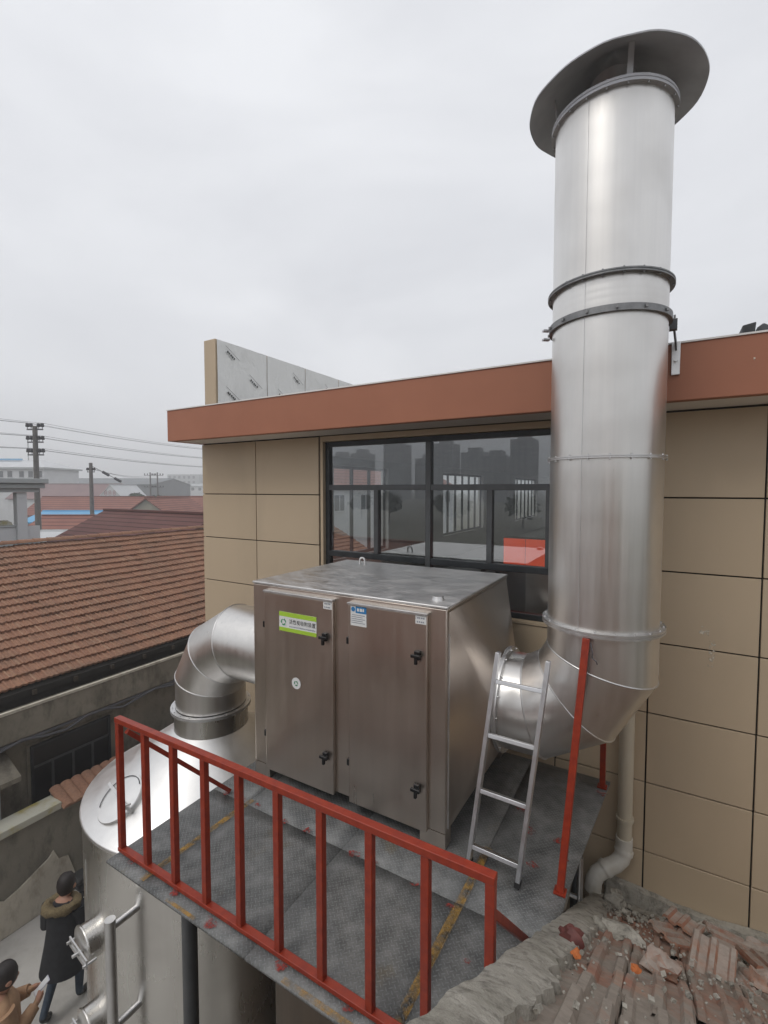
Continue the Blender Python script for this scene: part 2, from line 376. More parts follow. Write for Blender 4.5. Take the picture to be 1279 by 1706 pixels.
# cladding panels
cols = [-5.585, -4.55, WX0 - .06, -2.7, -1.53, -.80, -.07, .656, 1.381, 2.106, 2.831, 3.556, 4.28]
rows = [7.615, 6.928, 6.328, 5.728, 5.128, 4.528, 3.928, 3.328, 2.728, 2.128, 1.528, .928, .328, .02]
G = .006
def panel(x0, x1, z0, z1):
    MB().box(x0 + G, x1 - G, FY, FY + .024, z0 + G, z1 - G).build('wall_panel', 'wall_panel', wall, bev=.003)
for i in range(len(cols) - 1):
    for j in range(len(rows) - 1):
        x0, x1, z1, z0 = cols[i], cols[i + 1], rows[j], rows[j + 1]
        if x0 >= WX0 - .07 and x1 <= -.06 and z1 > WZ0:
            if z0 < WZ0 - .05 and z0 < 5.74: panel(x0, x1, z0, min(z1, WZ0 - .02))
            if x0 < -.75 and x1 > -.75: pass
            continue
        panel(x0, x1, z0, z1)
MB().box(WX0 - .04, WX1 + .02, FY + .001, FY + .10, WZ1 + .004, 7.612).build('lintel', 'wall_panel', wall)
panel(WX1 + .03, -.07, 6.928, 7.615); panel(WX1 + .03, -.07, 6.328, 6.928); panel(WX1 + .03, -.07, 5.728, 6.328)
MB().box(-5.590, -5.565, FY + .03, 5.9, 0, 7.615).build('corner_trim', 'wall_panel', wall)
MB().add([(.335, FY - .003, 5.60), (.375, FY - .003, 5.60), (.385, FY - .003, 5.80), (.345, FY - .003, 5.82)], [(0, 1, 2, 3)]).build('scuff_mark', 'scuff', wall)
MB().add([(.27, FY - .003, 5.86), (.34, FY - .003, 5.84), (.34, FY - .003, 5.90), (.29, FY - .003, 5.92)], [(0, 1, 2, 3)]).build('scuff_mark', 'scuff', wall)
# roof edge
MB().box(-5.63, 9, 3.965, 4.04, 7.62, 8.018).box(-5.63, -5.56, 4.04, 28, 7.62, 8.018).build('fascia', 'fascia_paint', fb, bev=.006)
MB().box(-5.56, 9, 4.04, FY - .001, 7.624, 7.66).build('soffit', 'soffit_paint', fb)
MB().box(-5.63, 9, 3.955, 4.05, 8.018, 8.03).build('fascia_cap', 'soffit_paint', fb)
MB().box(-5.55, 9, 4.05, 4.4, 7.87, 7.98).build('roof_kerb', 'old_cement', fb)
MB().add([(.49, 3.962, 7.80), (.50, 3.962, 7.80), (.502, 3.962, 7.86), (.492, 3.962, 7.865)], [(0, 1, 2, 3)]).build('scuff_mark', 'scuff', fb)
# parapet running back along the side, its inner face wrapped in protective film
pp = MB().box(-5.51, -5.285, FY + .005, 9.6, 7.87, 9.035).build('parapet', 'wall_panel', fb, bev=.006)
ys = [FY + .02, 5.43, 6.33, 7.29, 8.3, 9.58]
for a, b in zip(ys[:-1], ys[1:]):
    m = MB(); nu, nv = 10, 10
    for i in range(nu + 1):
        for j in range(nv + 1):
            yy = a + .006 + (b - a - .012) * i / nu; zz = 7.90 + 1.13 * j / nv
            m.v.append(Vector((-5.268 + .010 * mnoise.noise(Vector((yy * 2.2 + zz * 1.6, zz * 2.4 - yy, 3))), yy, zz)))
    for i in range(nu):
        for j in range(nv): q = i * (nv + 1) + j; m.f.append([q, q + 1, q + nv + 2, q + nv + 1])
    m.build('plastic_sheet', 'plastic_film', pp, smooth=60)
rng = random.Random(5)
for i, (yy, zz) in enumerate(((4.72, 8.86), (5.15, 8.55), (4.72, 8.30), (5.75, 8.45), (6.1, 8.78), (6.95, 8.75))):
    M = Matrix.Translation((-5.252, yy, zz)) @ Matrix.Rotation(R(90), 4, 'Z') @ Matrix.Rotation(R(90), 4, 'X') @ Matrix.Rotation(R(-32), 4, 'Z')
    print_dashes(M, .17, .035, 5, 'film_print', 'ink', pp, i)
    MB().obox(M, -.14, .16, .045, .049, 0, .001).build('film_print', 'ink', pp)
# big window
win = MB()
fr = .055; y0, y1 = FY + .05, FY + .12
def hbar(x0, x1, z, t=fr): win.box(x0, x1, y0, y1, z - t / 2, z + t / 2)
win.box(WX0, WX0 + fr, y0 - .002, y1 + .002, WZ0, WZ1).box(WX1 - fr, WX1, y0 - .002, y1 + .002, WZ0, WZ1)
win.box(WX0 + fr, WX1 - fr, y0, y1, WZ1 - fr, WZ1).box(WX0 + fr, WX1 - fr, y0, y1, WZ0, WZ0 + fr)
wf = win.build('window', 'alu_frame', fb, bev=.004)
MB().box(WX0 - .04, WX0 - .002, FY + .002, FY + .2, WZ0 - .02, WZ1 + .02).box(WX1 + .002, WX1 + .03, FY + .002, FY + .2, WZ0 - .02, WZ1 + .02).build('window_reveal', 'wall_panel', fb)
MB().box(WX0 - .04, WX1 + .03, FY - .01, FY + .2, WZ0 - .028, WZ0 - .004).build('window_sill', 'wall_panel', fb)
MB().box(-2.15, -2.09, y0 - .005, y1 + .005, WZ0 + fr, WZ1 - fr).build('mullion', 'alu_grey', wf, bev=.003)
for x in (-2.76, -1.46, -.90): MB().box(x - .028, x + .028, y0 - .003, y1 + .003, 6.27, 6.985).build('mullion', 'alu_grey', wf, bev=.003)
for x0, x1 in ((WX0 + fr, -2.152), (-2.088, WX1 - fr)):
    MB().box(x0, x1, y0 - .004, y1 + .004, 6.985, 7.045).build('transom', 'alu_grey', wf, bev=.003)
    MB().box(x0, x1, y0 - .004, y1 + .004, 6.205, 6.268).build('transom', 'alu_frame', wf, bev=.003)
xs = [WX0 + fr, -2.76, -2.12, -1.46, -.90, WX1 - fr]
def pane(x0, x1, z0, z1):
    MB().box(x0 + .015, x1 - .015, FY + .082, FY + .088, z0 + .008, z1 - .008).build('pane', 'window_glass', wf, smooth=0)
pane(WX0 + .04, -2.12, 7.03, WZ1 - .035); pane(-2.12, WX1 - .04, 7.03, WZ1 - .035)
for a, b in zip(xs[:-1], xs[1:]): pane(a, b, 6.25, 7.0)
pane(WX0 + .04, -2.12, WZ0 + .04, 6.22); pane(-2.12, WX1 - .04, WZ0 + .04, 6.22)
# added glowing panel standing in for an unidentified orange patch, on an added table
wt = thing('work_table', 'steel table added inside the hall to carry the glowing orange panel', 'table', (-1.5, 6.4, 5.0))
MB().box(-2.1, -1.0, 6.05, 6.8, 5.93, 5.97).build('table_top', 'alu_grey', wt)
for x in (-2.05, -1.05):
    for y in (6.1, 6.75): MB().box(x - .025, x + .025, y - .025, y + .025, 5.002, 5.929).build('leg', 'alu_grey', wt)
ob = thing('orange_glow_panel', 'added stand-in panel with its own orange glow inside behind the window glass', 'glow panel', (-1.5, 6.3, 5.971))
MB().box(-1.82, -1.23, 6.22, 6.34, 5.972, 6.36).build('housing', 'black_plastic', ob, bev=.008)
_e = NT('orange_glow'); _e.set(col=(.8, .08, .02), rough=.4); _e.p.inputs['Emission Color'].default_value = (1, .085, .018, 1); _e.p.inputs['Emission Strength'].default_value = .42
for k in range(2): MB().box(-1.805 + .285 * k, -1.53 + .285 * k, 6.205, 6.219, 5.985, 6.348).build('glow_face', 'orange_glow', ob)
# dark tiled roof piece beyond the fascia
dr = thing('rooftop_ridge', 'black tiled ridge piece peeping over the red-brown roof edge', 'roof ridge', (1.4, 6.0, 7.865))
MB().box(.70, 2.6, 5.9, 6.3, 7.865, 8.50).build('ridge_base', 'slate', dr)
for k in range(9): MB().lathe([(.01, 0), (.06, .0), (.075, .05), (.05, .11), (.01, .14)], (.82 + k * .21, 6.05, 8.50 + .008 * (k % 3)), 10).build('ridge_tile', 'slate', dr)
MB().prism([(.62, 5.86, 8.30), (.72, 5.86, 8.38), (.74, 5.86, 8.62), (.63, 5.86, 8.60)], (0, .3, 0)).build('end_tile', 'slate', dr, bev=.01)

# ================================================================== EXHAUST CHIMNEY
CX, CY, r = -.34, 3.49, .345
ch = thing('exhaust_chimney', 'tall round stainless exhaust stack rising past the roof edge with a dark hat', 'chimney', (CX, CY, 4.6))
zs = [6.10, 7.196, 8.066, 8.277, 9.343]
for a, b in zip(zs[:-1], zs[1:]):
    p = MB(); n = 96; k0 = 14
    prof = [(r * (1 + .0015 * math.sin(i * 2.1 + a)), a + .004 + (b - a - .008) * i / k0) for i in range(k0 + 1)]
    p.lathe(prof, (CX, CY, 0), n); s_ = p.build('pipe_section', 'steel_pipe', ch, smooth=50)
    sm = MB().bar((CX - .10 + .0, CY - math.sqrt(r * r - .01) - .001, a + .01), (CX - .10, CY - math.sqrt(r * r - .01) - .001, b - .01), .005, .003); sm.build('weld_seam', 'steel_flange', s_)
def flange(parent, c, z, r, w, mat='steel_flange', nb=20, M=None, t=.022):
    f = MB().lathe([(r - .002, z - t), (r + w, z - t), (r + w, z - .003), (r + w - .004, z - .002), (r + w - .004, z + .002), (r + w, z + .003), (r + w, z + t), (r - .002, z + t)], c, 72, M).build('flange', mat, parent, smooth=30)
    for k in range(nb):
        a = 2 * math.pi * k / nb; p = Vector(((r + w * .55) * math.cos(a), (r + w * .55) * math.sin(a), 0))
        q0, q1 = p + Vector((0, 0, z - t - .009)), p + Vector((0, 0, z + t + .009))
        if M: q0, q1 = M @ q0, M @ q1
        MB().cyl(Vector(c) + q0, Vector(c) + q1, .0055, 6).build('bolt', mat, f)
    return f
flange(ch, (CX, CY, 0), 6.10, r, .035, t=.016); flange(ch, (CX, CY, 0), 7.196, r, .018, t=.009, nb=18); flange(ch, (CX, CY, 0), 8.277, r, .032, 'dull_galv', t=.011)
flange(ch, (CX, CY, 0), 9.343, r, .026, 'galv_cap', t=.018)
# clamp hoop with its strap to the fascia
hp = MB().lathe([(r + .001, 8.045), (r + .022, 8.045), (r + .022, 8.085), (r + .001, 8.085)], (CX, CY, 0), 72).build('clamp_hoop', 'dull_galv', ch, smooth=30)
for k in range(14):
    a = 2 * math.pi * k / 14; MB().box(CX + (r + .03) * math.cos(a) - .006, CX + (r + .03) * math.cos(a) + .006, CY + (r + .03) * math.sin(a) - .006, CY + (r + .03) * math.sin(a) + .006, 8.056, 8.074).build('bolt', 'dull_galv', hp)
for sx_ in (-1,):
    for dz in (-.03, .03): MB().bar((CX - r - .015, CY - .06, 8.05 + dz), (CX - r - .05, CY - .09, 8.05 + dz), .03, .012).build('clamp_lug', 'galv_cap', hp)
st = MB().bar((.03, 3.62, 8.085), (.03, 3.62, 8.02), .05, .045).bar((.03, 3.63, 8.075), (.055, 3.955, 7.99), .05, .010, (1, 0, 0)).build('strap', 'alu_grey', ch)
MB().box(.028, .080, 3.945, 3.962, 7.80, 8.03).build('strap_plate', 'steel_flange', ch, bev=.002)
MB().cyl((.054, 3.946, 7.90), (.054, 3.928, 7.90), .013, 6).build('bolt', 'steel_flange', st)
# hat
hat = MB().lathe([(.0005, 9.80), (.34, 9.545), (.372, 9.535), (.50, 9.462), (.512, 9.455), (.514, 9.462), (.376, 9.548), (.34, 9.56), (.0005, 9.815)], (CX, CY, 0), 72).jitter(.008, 5).build('rain_hat', 'galv_cap', ch, smooth=40)
MB().lathe([(.004, 9.41), (.13, 9.60), (.135, 9.61), (.004, 9.63)], (CX, CY, 0), 32).build('deflector_cone', 'galv_cap', hat, smooth=50)
for k in range(4):
    a = R(20 + 90 * k); c, s_ = math.cos(a), math.sin(a)
    MB().bar((CX + .33 * c, CY + .33 * s_, 9.35), (CX + .36 * c, CY + .36 * s_, 9.55), .032, .008, (c, s_, 0)).build('strut', 'galv_cap', hat)
# lobster-back elbow
def elbow(parent, ec, Rc, r, sgn, y, mat, n=72):
    ths = [0, 15, 45, 75, 90]; rg = []
    for t in ths:
        k = 1 if t in (0, 90) else 1 / math.cos(R(15)); d = Vector((sgn * math.cos(R(t)), 0, -sgn * math.sin(R(t))))
        rg.append([Vector((ec[0], y, ec[1])) + d * (Rc + r * math.cos(2 * math.pi * q / n)) * k + Vector((0, r * math.sin(2 * math.pi * q / n), 0)) for q in range(n)])
    for i in range(4):
        m = MB(); sub = []
        for j in range(5): sub.append([rg[i][q].lerp(rg[i + 1][q], j / 4) for q in range(n)])
        m.rings(sub, cap=False); o = m.build('elbow_gore', mat, parent, smooth=60)
        if i < 3: MB().tube(rg[i + 1], .0055, 6, closed=True).build('seam', 'steel_flange', o)
elbow(ch, (CX - .56, 5.43 + .56), .56, r, 1, CY, 'steel_pipe')
MB().lathe([(r, 5.99), (r, 6.10)], (CX, CY, 0), 72).build('pipe_section', 'steel_pipe', ch, smooth=50)
Mx = Matrix.Rotation(R(90), 4, 'Y')
MB().lathe([(r, -.06), (r, 0)], (-.90, CY, 5.43), 72, Mx).build('pipe_section', 'steel_pipe', ch, smooth=50)
flange(ch, (-.965, CY, 5.43), 0, r, .035, M=Mx, nb=16, t=.014)
# painted steel legs carrying the stack
MB().bar((-.471, 2.878, 4.60), (-.385, 3.115, 6.08), .042, .042, (0, 1, 0)).build('support_leg', 'red_paint', ch, bev=.003)
MB().bar((-.364, 4.10, 4.60), (-.345, 3.86, 6.08), .042, .042, (0, 1, 0)).build('support_leg', 'red_paint', ch, bev=.003)
MB().box(-.505, -.437, 2.845, 2.91, 4.594, 4.604).build('foot_plate', 'red_paint', ch); MB().box(-.40, -.33, 4.07, 4.13, 4.594, 4.604).build('foot_plate', 'red_paint', ch)
wl = [Vector((-.36, 3.10, 6.06)), Vector((-.345, 3.09, 6.0)), Vector((-.35, 3.10, 5.97)), Vector((-.325, 3.10, 5.95)), Vector((-.32, 3.11, 5.93))]
MB().tube(wl, .004, 6).build('tie_wire', 'wire_dark', ch)

# ================================================================== FILTER BOX
BX0, BX1, BY0, BY1, BZ0, BZ1 = -2.93, -1.19, 2.83, 4.20, 4.60, 6.235
bx = thing('filter_box', 'large stainless steel filter cabinet with two doors on the checker plate deck', 'cabinet', ((BX0 + BX1) / 2, (BY0 + BY1) / 2, BZ0))
MB().box(BX0, BX1, BY0, BY1, 4.70, 6.215).build('body', 'steel_box', bx, bev=.008)
MB().box(BX0 - .006, BX1 + .006, BY0 - .006, BY1 + .006, 6.216, BZ1).build('top_sheet', 'steel_top', bx, bev=.006)
for x0, x1 in ((BX0 + .003, BX0 + .16), (BX1 - .19, BX1 - .003)):
    for y0, y1 in ((BY0 + .002, BY0 + .10), (BY1 - .12, BY1 - .003)): MB().box(x0, x1, y0, y1, BZ0 - .004, 4.699).build('foot', 'steel_box', bx)
MB().box(BX0 + .17, BX1 - .2, BY0 + .35, BY0 + .40, 4.60, 4.69).build('base_channel', 'rubber', bx)
# seams / folded edges
MB().bar((BX1 + .004, BY0 + .03, 4.73), (BX1 + .004, BY0 + .03, 6.05), .010, .012, (1, 0, 0)).build('edge_fold', 'steel_flange', bx)
for (dx0, dx1, nm) in ((-2.775, -2.085, 0), (-1.945, -1.315, 1)):
    D = MB().box(dx0, dx1, BY0 - .034, BY0 - .001, 4.69, 6.165).build('door', 'steel_box', bx, bev=.006)
    MB().box(dx0 - .004, dx1 + .006, BY0 - .046, BY0 - .001, 6.166, 6.182).build('drip_edge', 'steel_flange', D, bev=.002)
    for z in (5.895, 4.985):
        h = MB().box(dx1 - .085, dx1 - .045, BY0 - .060, BY0 - .035, z - .03, z + .03).box(dx1 - .10, dx1 - .03, BY0 - .082, BY0 - .060, z - .011, z + .011).box(dx1 - .075, dx1 - .055, BY0 - .080, BY0 - .058, z - .055, z + .012)
        h.build('handle', 'black_plastic', D, bev=.004)
        MB().box(dx0 - .022, dx0 - .001, BY0 - .03, BY0 - .002, z - .025, z + .025).build('hinge', 'black_plastic', D, bev=.003)
    l = MB().box(dx1 - .085, dx1 - .006, BY0 - .0362, BY0 - .0345, 6.105, 6.162).build('sticker', 'label_white', D)
def front(x, z, dy=.0365): return Matrix.Translation((x, BY0 - dy, z)) @ Matrix.Rotation(R(90), 4, 'X')
for x in (-2.13, -1.36):
    for k in range(2): print_dashes(front(x, 6.146 - .026 * k, .037), .06, .012, 4, 'sticker_print', 'ink_grey', bx, k)
lb = MB().box(-2.61, -2.235, BY0 - .036, BY0 - .0345, 5.876, 6.03).build('name_plate', 'label_white', bx)
MB().box(-2.61, -2.235, BY0 - .037, BY0 - .0361, 5.994, 6.03).build('band', 'label_green', lb); MB().box(-2.61, -2.235, BY0 - .037, BY0 - .0361, 5.876, 5.906).build('band', 'label_green', lb)
text_mesh('活性炭吸附装置', .040, front(-2.375, 5.957), 'plate_text', 'ink', lb, width=.262)
print_dashes(front(-2.375, 5.921), .262, .010, 22, 'plate_print', 'ink_grey', lb, 3)
def recycle(cx, cz, s, parent, mat):
    for k in range(3):
        m = MB(); a0 = R(90 + 120 * k + 22); pts = []
        ring = []
        for i in range(7):
            a = a0 + R(70) * i / 6; ring.append((a, s * .62, s))
        for i in range(6):
            (a, q0, q1), (b, _, _) = ring[i], ring[i + 1]
            m.add([(cx + q0 * math.cos(a), BY0 - .037, cz + q0 * math.sin(a)), (cx + q1 * math.cos(a), BY0 - .037, cz + q1 * math.sin(a)), (cx + q1 * math.cos(b), BY0 - .037, cz + q1 * math.sin(b)), (cx + q0 * math.cos(b), BY0 - .037, cz + q0 * math.sin(b))], [(0, 1, 2, 3)])
        b = a0 + R(70); e = b + R(34)
        m.add([(cx + s * .42 * math.cos(b), BY0 - .037, cz + s * .42 * math.sin(b)), (cx + s * 1.22 * math.cos(b), BY0 - .037, cz + s * 1.22 * math.sin(b)), (cx + s * .8 * math.cos(e), BY0 - .037, cz + s * .8 * math.sin(e))], [(0, 1, 2)])
        m.build('arrow', mat, parent, smooth=0)
recycle(-2.565, 5.948, .027, lb, 'ink_green')
bl = MB().box(-1.922, -1.787, BY0 - .036, BY0 - .0345, 6.018, 6.160).build('notice', 'label_white', bx)
MB().box(-1.878, -1.787, BY0 - .037, BY0 - .0361, 6.112, 6.160).build('band', 'label_blue', bl)
print_dashes(front(-1.832, 6.136, .0375), .07, .024, 3, 'notice_print', 'label_white', bl, 5)
MB().lathe([(.002, 0), (.017, 0), (.017, .001), (.002, .001)], (-1.899, BY0 - .0366, 6.137), 20, Matrix.Rotation(R(90), 4, 'X')).build('emblem', 'label_blue', bl, smooth=0)
for k in range(5): MB().box(-1.915 + (.0 if k else .005), -1.800 - .018 * (k % 2), BY0 - .0366, BY0 - .0361, 6.094 - k * .014, 6.099 - k * .014).build('text_line', 'ink_grey', bl)
rs = MB().lathe([(.001, 0), (.045, 0), (.045, .0015), (.001, .0015)], (-2.441, BY0 - .0345, 5.477), 32, Matrix.Rotation(R(90), 4, 'X')).build('round_sticker', 'label_white', bx, smooth=0)
recycle(-2.441, 5.477, .020, rs, 'ink_green')
# square-to-round transition towards the stack
T = MB(); X0, X1, rr = BX1 + .001, -.979, r; cy, cz = CY, 5.43; Y0, Y1, Z0, Z1 = BY0 + .035, BY1 - .02, 4.72, 6.19
corn = [(Y1, Z1), (Y0, Z1), (Y0, Z0), (Y1, Z0)]; q = 12
circ = [(cy + rr * math.cos(2 * math.pi * k / (4 * q)), cz + rr * math.sin(2 * math.pi * k / (4 * q))) for k in range(4 * q)]
for c in range(4):
    for k in range(q):
        a, b = circ[(c * q + k) % (4 * q)], circ[(c * q + k + 1) % (4 * q)]; T.add([(X0, *corn[c]), (X1, *a), (X1, *b)], [(0, 1, 2)])
    a = circ[((c + 1) * q) % (4 * q)]; T.add([(X0, *corn[c]), (X0, *corn[(c + 1) % 4]), (X1, *a)], [(0, 1, 2)])
bmt = T.build('transition_hood', 'steel_box', bx, smooth=0)
_b = bmesh.new(); _b.from_mesh(bmt.data); bmesh.ops.remove_doubles(_b, verts=_b.verts, dist=.0005); bmesh.ops.recalc_face_normals(_b, faces=_b.faces); _b.to_mesh(bmt.data); _b.free()
bmt.data.shade_smooth(); bmt.data.set_sharp_from_angle(angle=R(20))
for x, y in ((-2.62, 4.02), (-1.32, 2.98)):
    m = MB().tube([(x - .03 if x < -2 else x, y, BZ1 - .004)] + [(x + .03 * math.cos(a), y, BZ1 + .035 + .032 * math.sin(a)) for a in [R(180 - 20 * k) for k in range(10)]] + [(x + .03, y, BZ1 - .004)], .009, 8) if x < -2 else MB().lathe([(.001, .03), (.035, .028), (.045, 0)], (x, y, BZ1), 16)
    m.build('lifting_eye', 'steel_flange', bx)

# ================================================================== SCRUBBER TANK AND ITS OUTLET ELBOW
TX, TY, TR = -4.28, 3.49, 1.245
tk = thing('scrubber_tank', 'tall stainless scrubber tank with a pale conical top beside the deck', 'tank', (TX, TY, 0))
MB().lathe([(TR, .02 + 3.79 * i / 20) for i in range(21)], (TX, TY, 0), 128).build('shell', 'steel_tank', tk, smooth=50)
ct = MB().lathe([(.39 + (TR + .012 - .39) * (1 - i / 10), 3.83 + .57 * i / 10) for i in range(11)], (TX, TY, 0), 128).build('cone_top', 'steel_cone', tk, smooth=50)
MB().lathe([(TR - .005, 3.79), (TR + .014, 3.795), (TR + .02, 3.815), (TR + .014, 3.835), (TR - .01, 3.842)], (TX, TY, 0), 128).build('rim', 'steel_cone', tk, smooth=60)
MB().lathe([(.388, 4.385), (.388, 4.585)], (TX, TY, 0), 72).build('neck', 'steel_tank', tk, smooth=50)
# manhole on the cone
mc = Vector((-4.405, 2.545, 4.0)); nrm = Vector((mc.x - TX, mc.y - TY, 0)).normalized(); nrm = (nrm * .58 + Vector((0, 0, .81))).normalized()
MM = Matrix.Translation(mc) @ nrm.to_track_quat('Z', 'Y').to_matrix().to_4x4()
def ml(prof, n=40):
    m = MB(); m.rings([[MM @ Vector((a * math.cos(2 * math.pi * k / n), a * math.sin(2 * math.pi * k / n), z)) for k in range(n)] for a, z in prof], cap=False); return m
mh = ml([(.215, -.08), (.215, .035), (.222, .04), (.228, .05), (.222, .058), (.20, .060), (.002, .072)]).build('manhole', 'steel_cone', tk, smooth=40)
MB().bar(MM @ Vector((-.25, .03, .085)), MM @ Vector((.24, -.02, .085)), .028, .02, nrm).build('clamp_bar', 'steel_flange', mh)
MB().cyl(MM @ Vector((.23, -.02, .02)), MM @ Vector((.23, -.02, .13)), .014, 8).bar(MM @ Vector((.19, -.05, .12)), MM @ Vector((.27, .02, .12)), .014, .014).build('wing_nut', 'steel_flange', mh)
MB().tube([MM @ Vector((.205 * math.cos(a), .205 * math.sin(a), .066)) for a in [R(60 + 12 * k) for k in range(15)]], .004, 6).build('gasket_edge', 'wire_dark', mh)
# handholes
def handhole(z, ang):
    d = Vector((math.cos(R(ang)), math.sin(R(ang)), 0)); c = Vector((TX, TY, z)) + d * (TR - .06); Mh = Matrix.Translation(c) @ d.to_track_quat('Z', 'Y').to_matrix().to_4x4()
    n = 36
    def rg(prof): m = MB(); m.rings([[Mh @ Vector((a * math.cos(2 * math.pi * k / n), a * math.sin(2 * math.pi * k / n), h)) for k in range(n)] for a, h in prof], cap=False); return m
    o = rg([(.155, 0), (.155, .15), (.164, .152), (.168, .160), (.162, .168), (.002, .172)]).build('handhole', 'steel_tank', tk, smooth=40)
    sd = Vector((0, 0, 1)).cross(d).normalized(); f0 = Vector((TX, TY, z)) + d * (TR + .115)
    for k in (-1, 1): MB().bar(f0 - sd * .19 + d * .02 + Vector((0, 0, -.045 + .03 * k)), f0 + sd * .19 + d * .02 + Vector((0, 0, -.045 + .03 * k)), .012, .03).build('clamp_bar', 'steel_flange', o)
    MB().cyl(f0 - Vector((0, 0, .045)) - d * .01, f0 - Vector((0, 0, .045)) + d * .07, .014, 8).build('clamp_screw', 'steel_flange', o)
    for k in (-1, 1): MB().cyl(f0 + sd * .18 * k - d * .06 - Vector((0, 0, .045)), f0 + sd * .18 * k + d * .05 - Vector((0, 0, .045)), .013, 8).build('clamp_screw', 'steel_flange', o)
handhole(2.86, -97); handhole(2.06, -97)
# level pipe on stand-offs
d = Vector((math.cos(R(-74)), math.sin(R(-74)), 0)); pc = Vector((TX, TY, 0)) + d * (TR + .20)
MB().cyl(pc + Vector((0, 0, 1.0)), pc + Vector((0, 0, 3.42)), .042, 20).build('level_pipe', 'steel_flange', tk, smooth=40)
for z in (3.34, 2.46, 1.4): MB().cyl(pc + Vector((0, 0, z)), pc - d * .27 + Vector((.10, .0, z + .02)), .030, 14).build('stand_off', 'steel_flange', tk, smooth=40)
for a_ in (-50, 20, 110, 200): MB().bar((TX + 1.17 * math.cos(R(a_)), TY + 1.17 * math.sin(R(a_)), .012), (TX + 1.17 * math.cos(R(a_)), TY + 1.17 * math.sin(R(a_)), .16), .12, .10).build('foot', 'steel_tank', tk)
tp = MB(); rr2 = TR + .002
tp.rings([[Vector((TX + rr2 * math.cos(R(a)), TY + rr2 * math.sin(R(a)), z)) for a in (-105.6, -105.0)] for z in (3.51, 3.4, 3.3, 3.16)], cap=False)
tp.v = [v + Vector((0.0, 0, 0)) for v in tp.v]; tp.f = tp.f[::2]; tp.build('highlight_streak', 'label_white', tk)  # white strip paints a highlight line onto the shell
# outlet elbow
oe = thing('outlet_elbow', 'segmented stainless elbow duct from the tank neck into the filter cabinet', 'duct', (TX, TY, 4.62))
elbow(oe, (TX + .66, 5.40 - .66), .66, .37, -1, TY, 'steel_pipe')
MB().lathe([(.37, 4.64), (.37, 4.74)], (TX, TY, 0), 72).build('pipe_section', 'steel_pipe', oe, smooth=50)
MB().lathe([(.37, 0), (.37, BX0 - .003 - (TX + .66))], (TX + .66, TY, 5.40), 72, Mx).build('pipe_section', 'steel_pipe', oe, smooth=50)
flange(oe, (TX, TY, 0), 4.615, .372, .050, nb=20, t=.016)

# ================================================================== STEEL DECK
DZ = 4.59
PX0, PX1, PY0, PY1 = -3.06, -.435, 1.64, 4.22
dk = thing('steel_platform', 'raised grey checker plate deck on posts carrying the filter cabinet', 'platform', (-1.75, 2.9, 0))
xsd = [PX0, -2.70, -1.80, -.95, PX1]; ysd = [PY0, 2.50, PY1]
for i in range(4):
    for j in range(2):
        x0, x1, y0, y1 = xsd[i], xsd[i + 1], ysd[j], ysd[j + 1]
        m = MB(); nx, ny = 6, 8
        if i == 3 and j == 1: poly = None
        for a in range(nx + 1):
            for b in range(ny + 1):
                X = x0 + .002 + (x1 - x0 - .004) * a / nx; Y = y0 + .002 + (y1 - y0 - .004) * b / ny
                if i == 3: X += (a / nx) * (Y - 2.87) * .09 * (1 if Y > 2.87 else 0)
                m.v.append(Vector((X, Y, DZ - .002 + .002 * mnoise.noise(Vector((X * 1.7, Y * 1.7, 1))) * (0.3 if j else 1))))
        for a in range(nx):
            for b in range(ny): k = a * (ny + 1) + b; m.f.append([k, k + ny + 1, k + ny + 2, k + 1])
        o = m.build('deck_plate', 'checker_plate', dk)
        if o.data.polygons[0].normal.z < 0: o.data.flip_normals()
        md = o.modifiers.new('solid', 'SOLIDIFY'); md.thickness = .014; md.offset = -1
MB().box(PX0 + .10, PX1 - .005, PY0 + .10, PY0 + .15, 4.50, 4.572).build('edge_beam', 'alu_grey', dk)
MB().box(PX0 + .10, PX0 + .15, PY0 + .16, PY1 - .01, 4.50, 4.572).build('edge_beam', 'alu_grey', dk); MB().box(PX1 - .06, PX1 - .005, PY0 + .07, PY1 - .01, 4.48, 4.572).build('edge_beam', 'old_cement', dk)
for y in (2.5, 3.3, 4.1): MB().box(PX0 + .07, PX1 - .07, y - .03, y + .03, 4.46, 4.572).build('joist', 'alu_grey', dk)
for x, y in ((-2.40, 1.765), (-.55, 1.765), (-2.9, 4.12), (-.55, 4.12)): MB().cyl((x, y, 0.01), (x, y, 4.495), .045, 16).build('support_post', 'alu_grey', dk)
for x0, y0, x1, y1, w in ((-2.71, 1.66, -2.68, 2.55, .045), (-.97, 1.75, -.95, 3.0, .05), (-2.45, 1.652, -2.2, 1.652, .02), (-1.55, 1.655, -1.0, 1.655, .03)):
    dd = Vector((x1 - x0, y1 - y0, 0)); nn = Vector((-dd.y, dd.x, 0)).normalized() * w / 2; a, b = Vector((x0, y0, DZ + .008)), Vector((x1, y1, DZ + .008))
    MB().add([a - nn, b - nn, b + nn, a + nn], [(0, 1, 2, 3)]).build('yellow_mark', 'yellow_chalk', dk)
rng = random.Random(3)
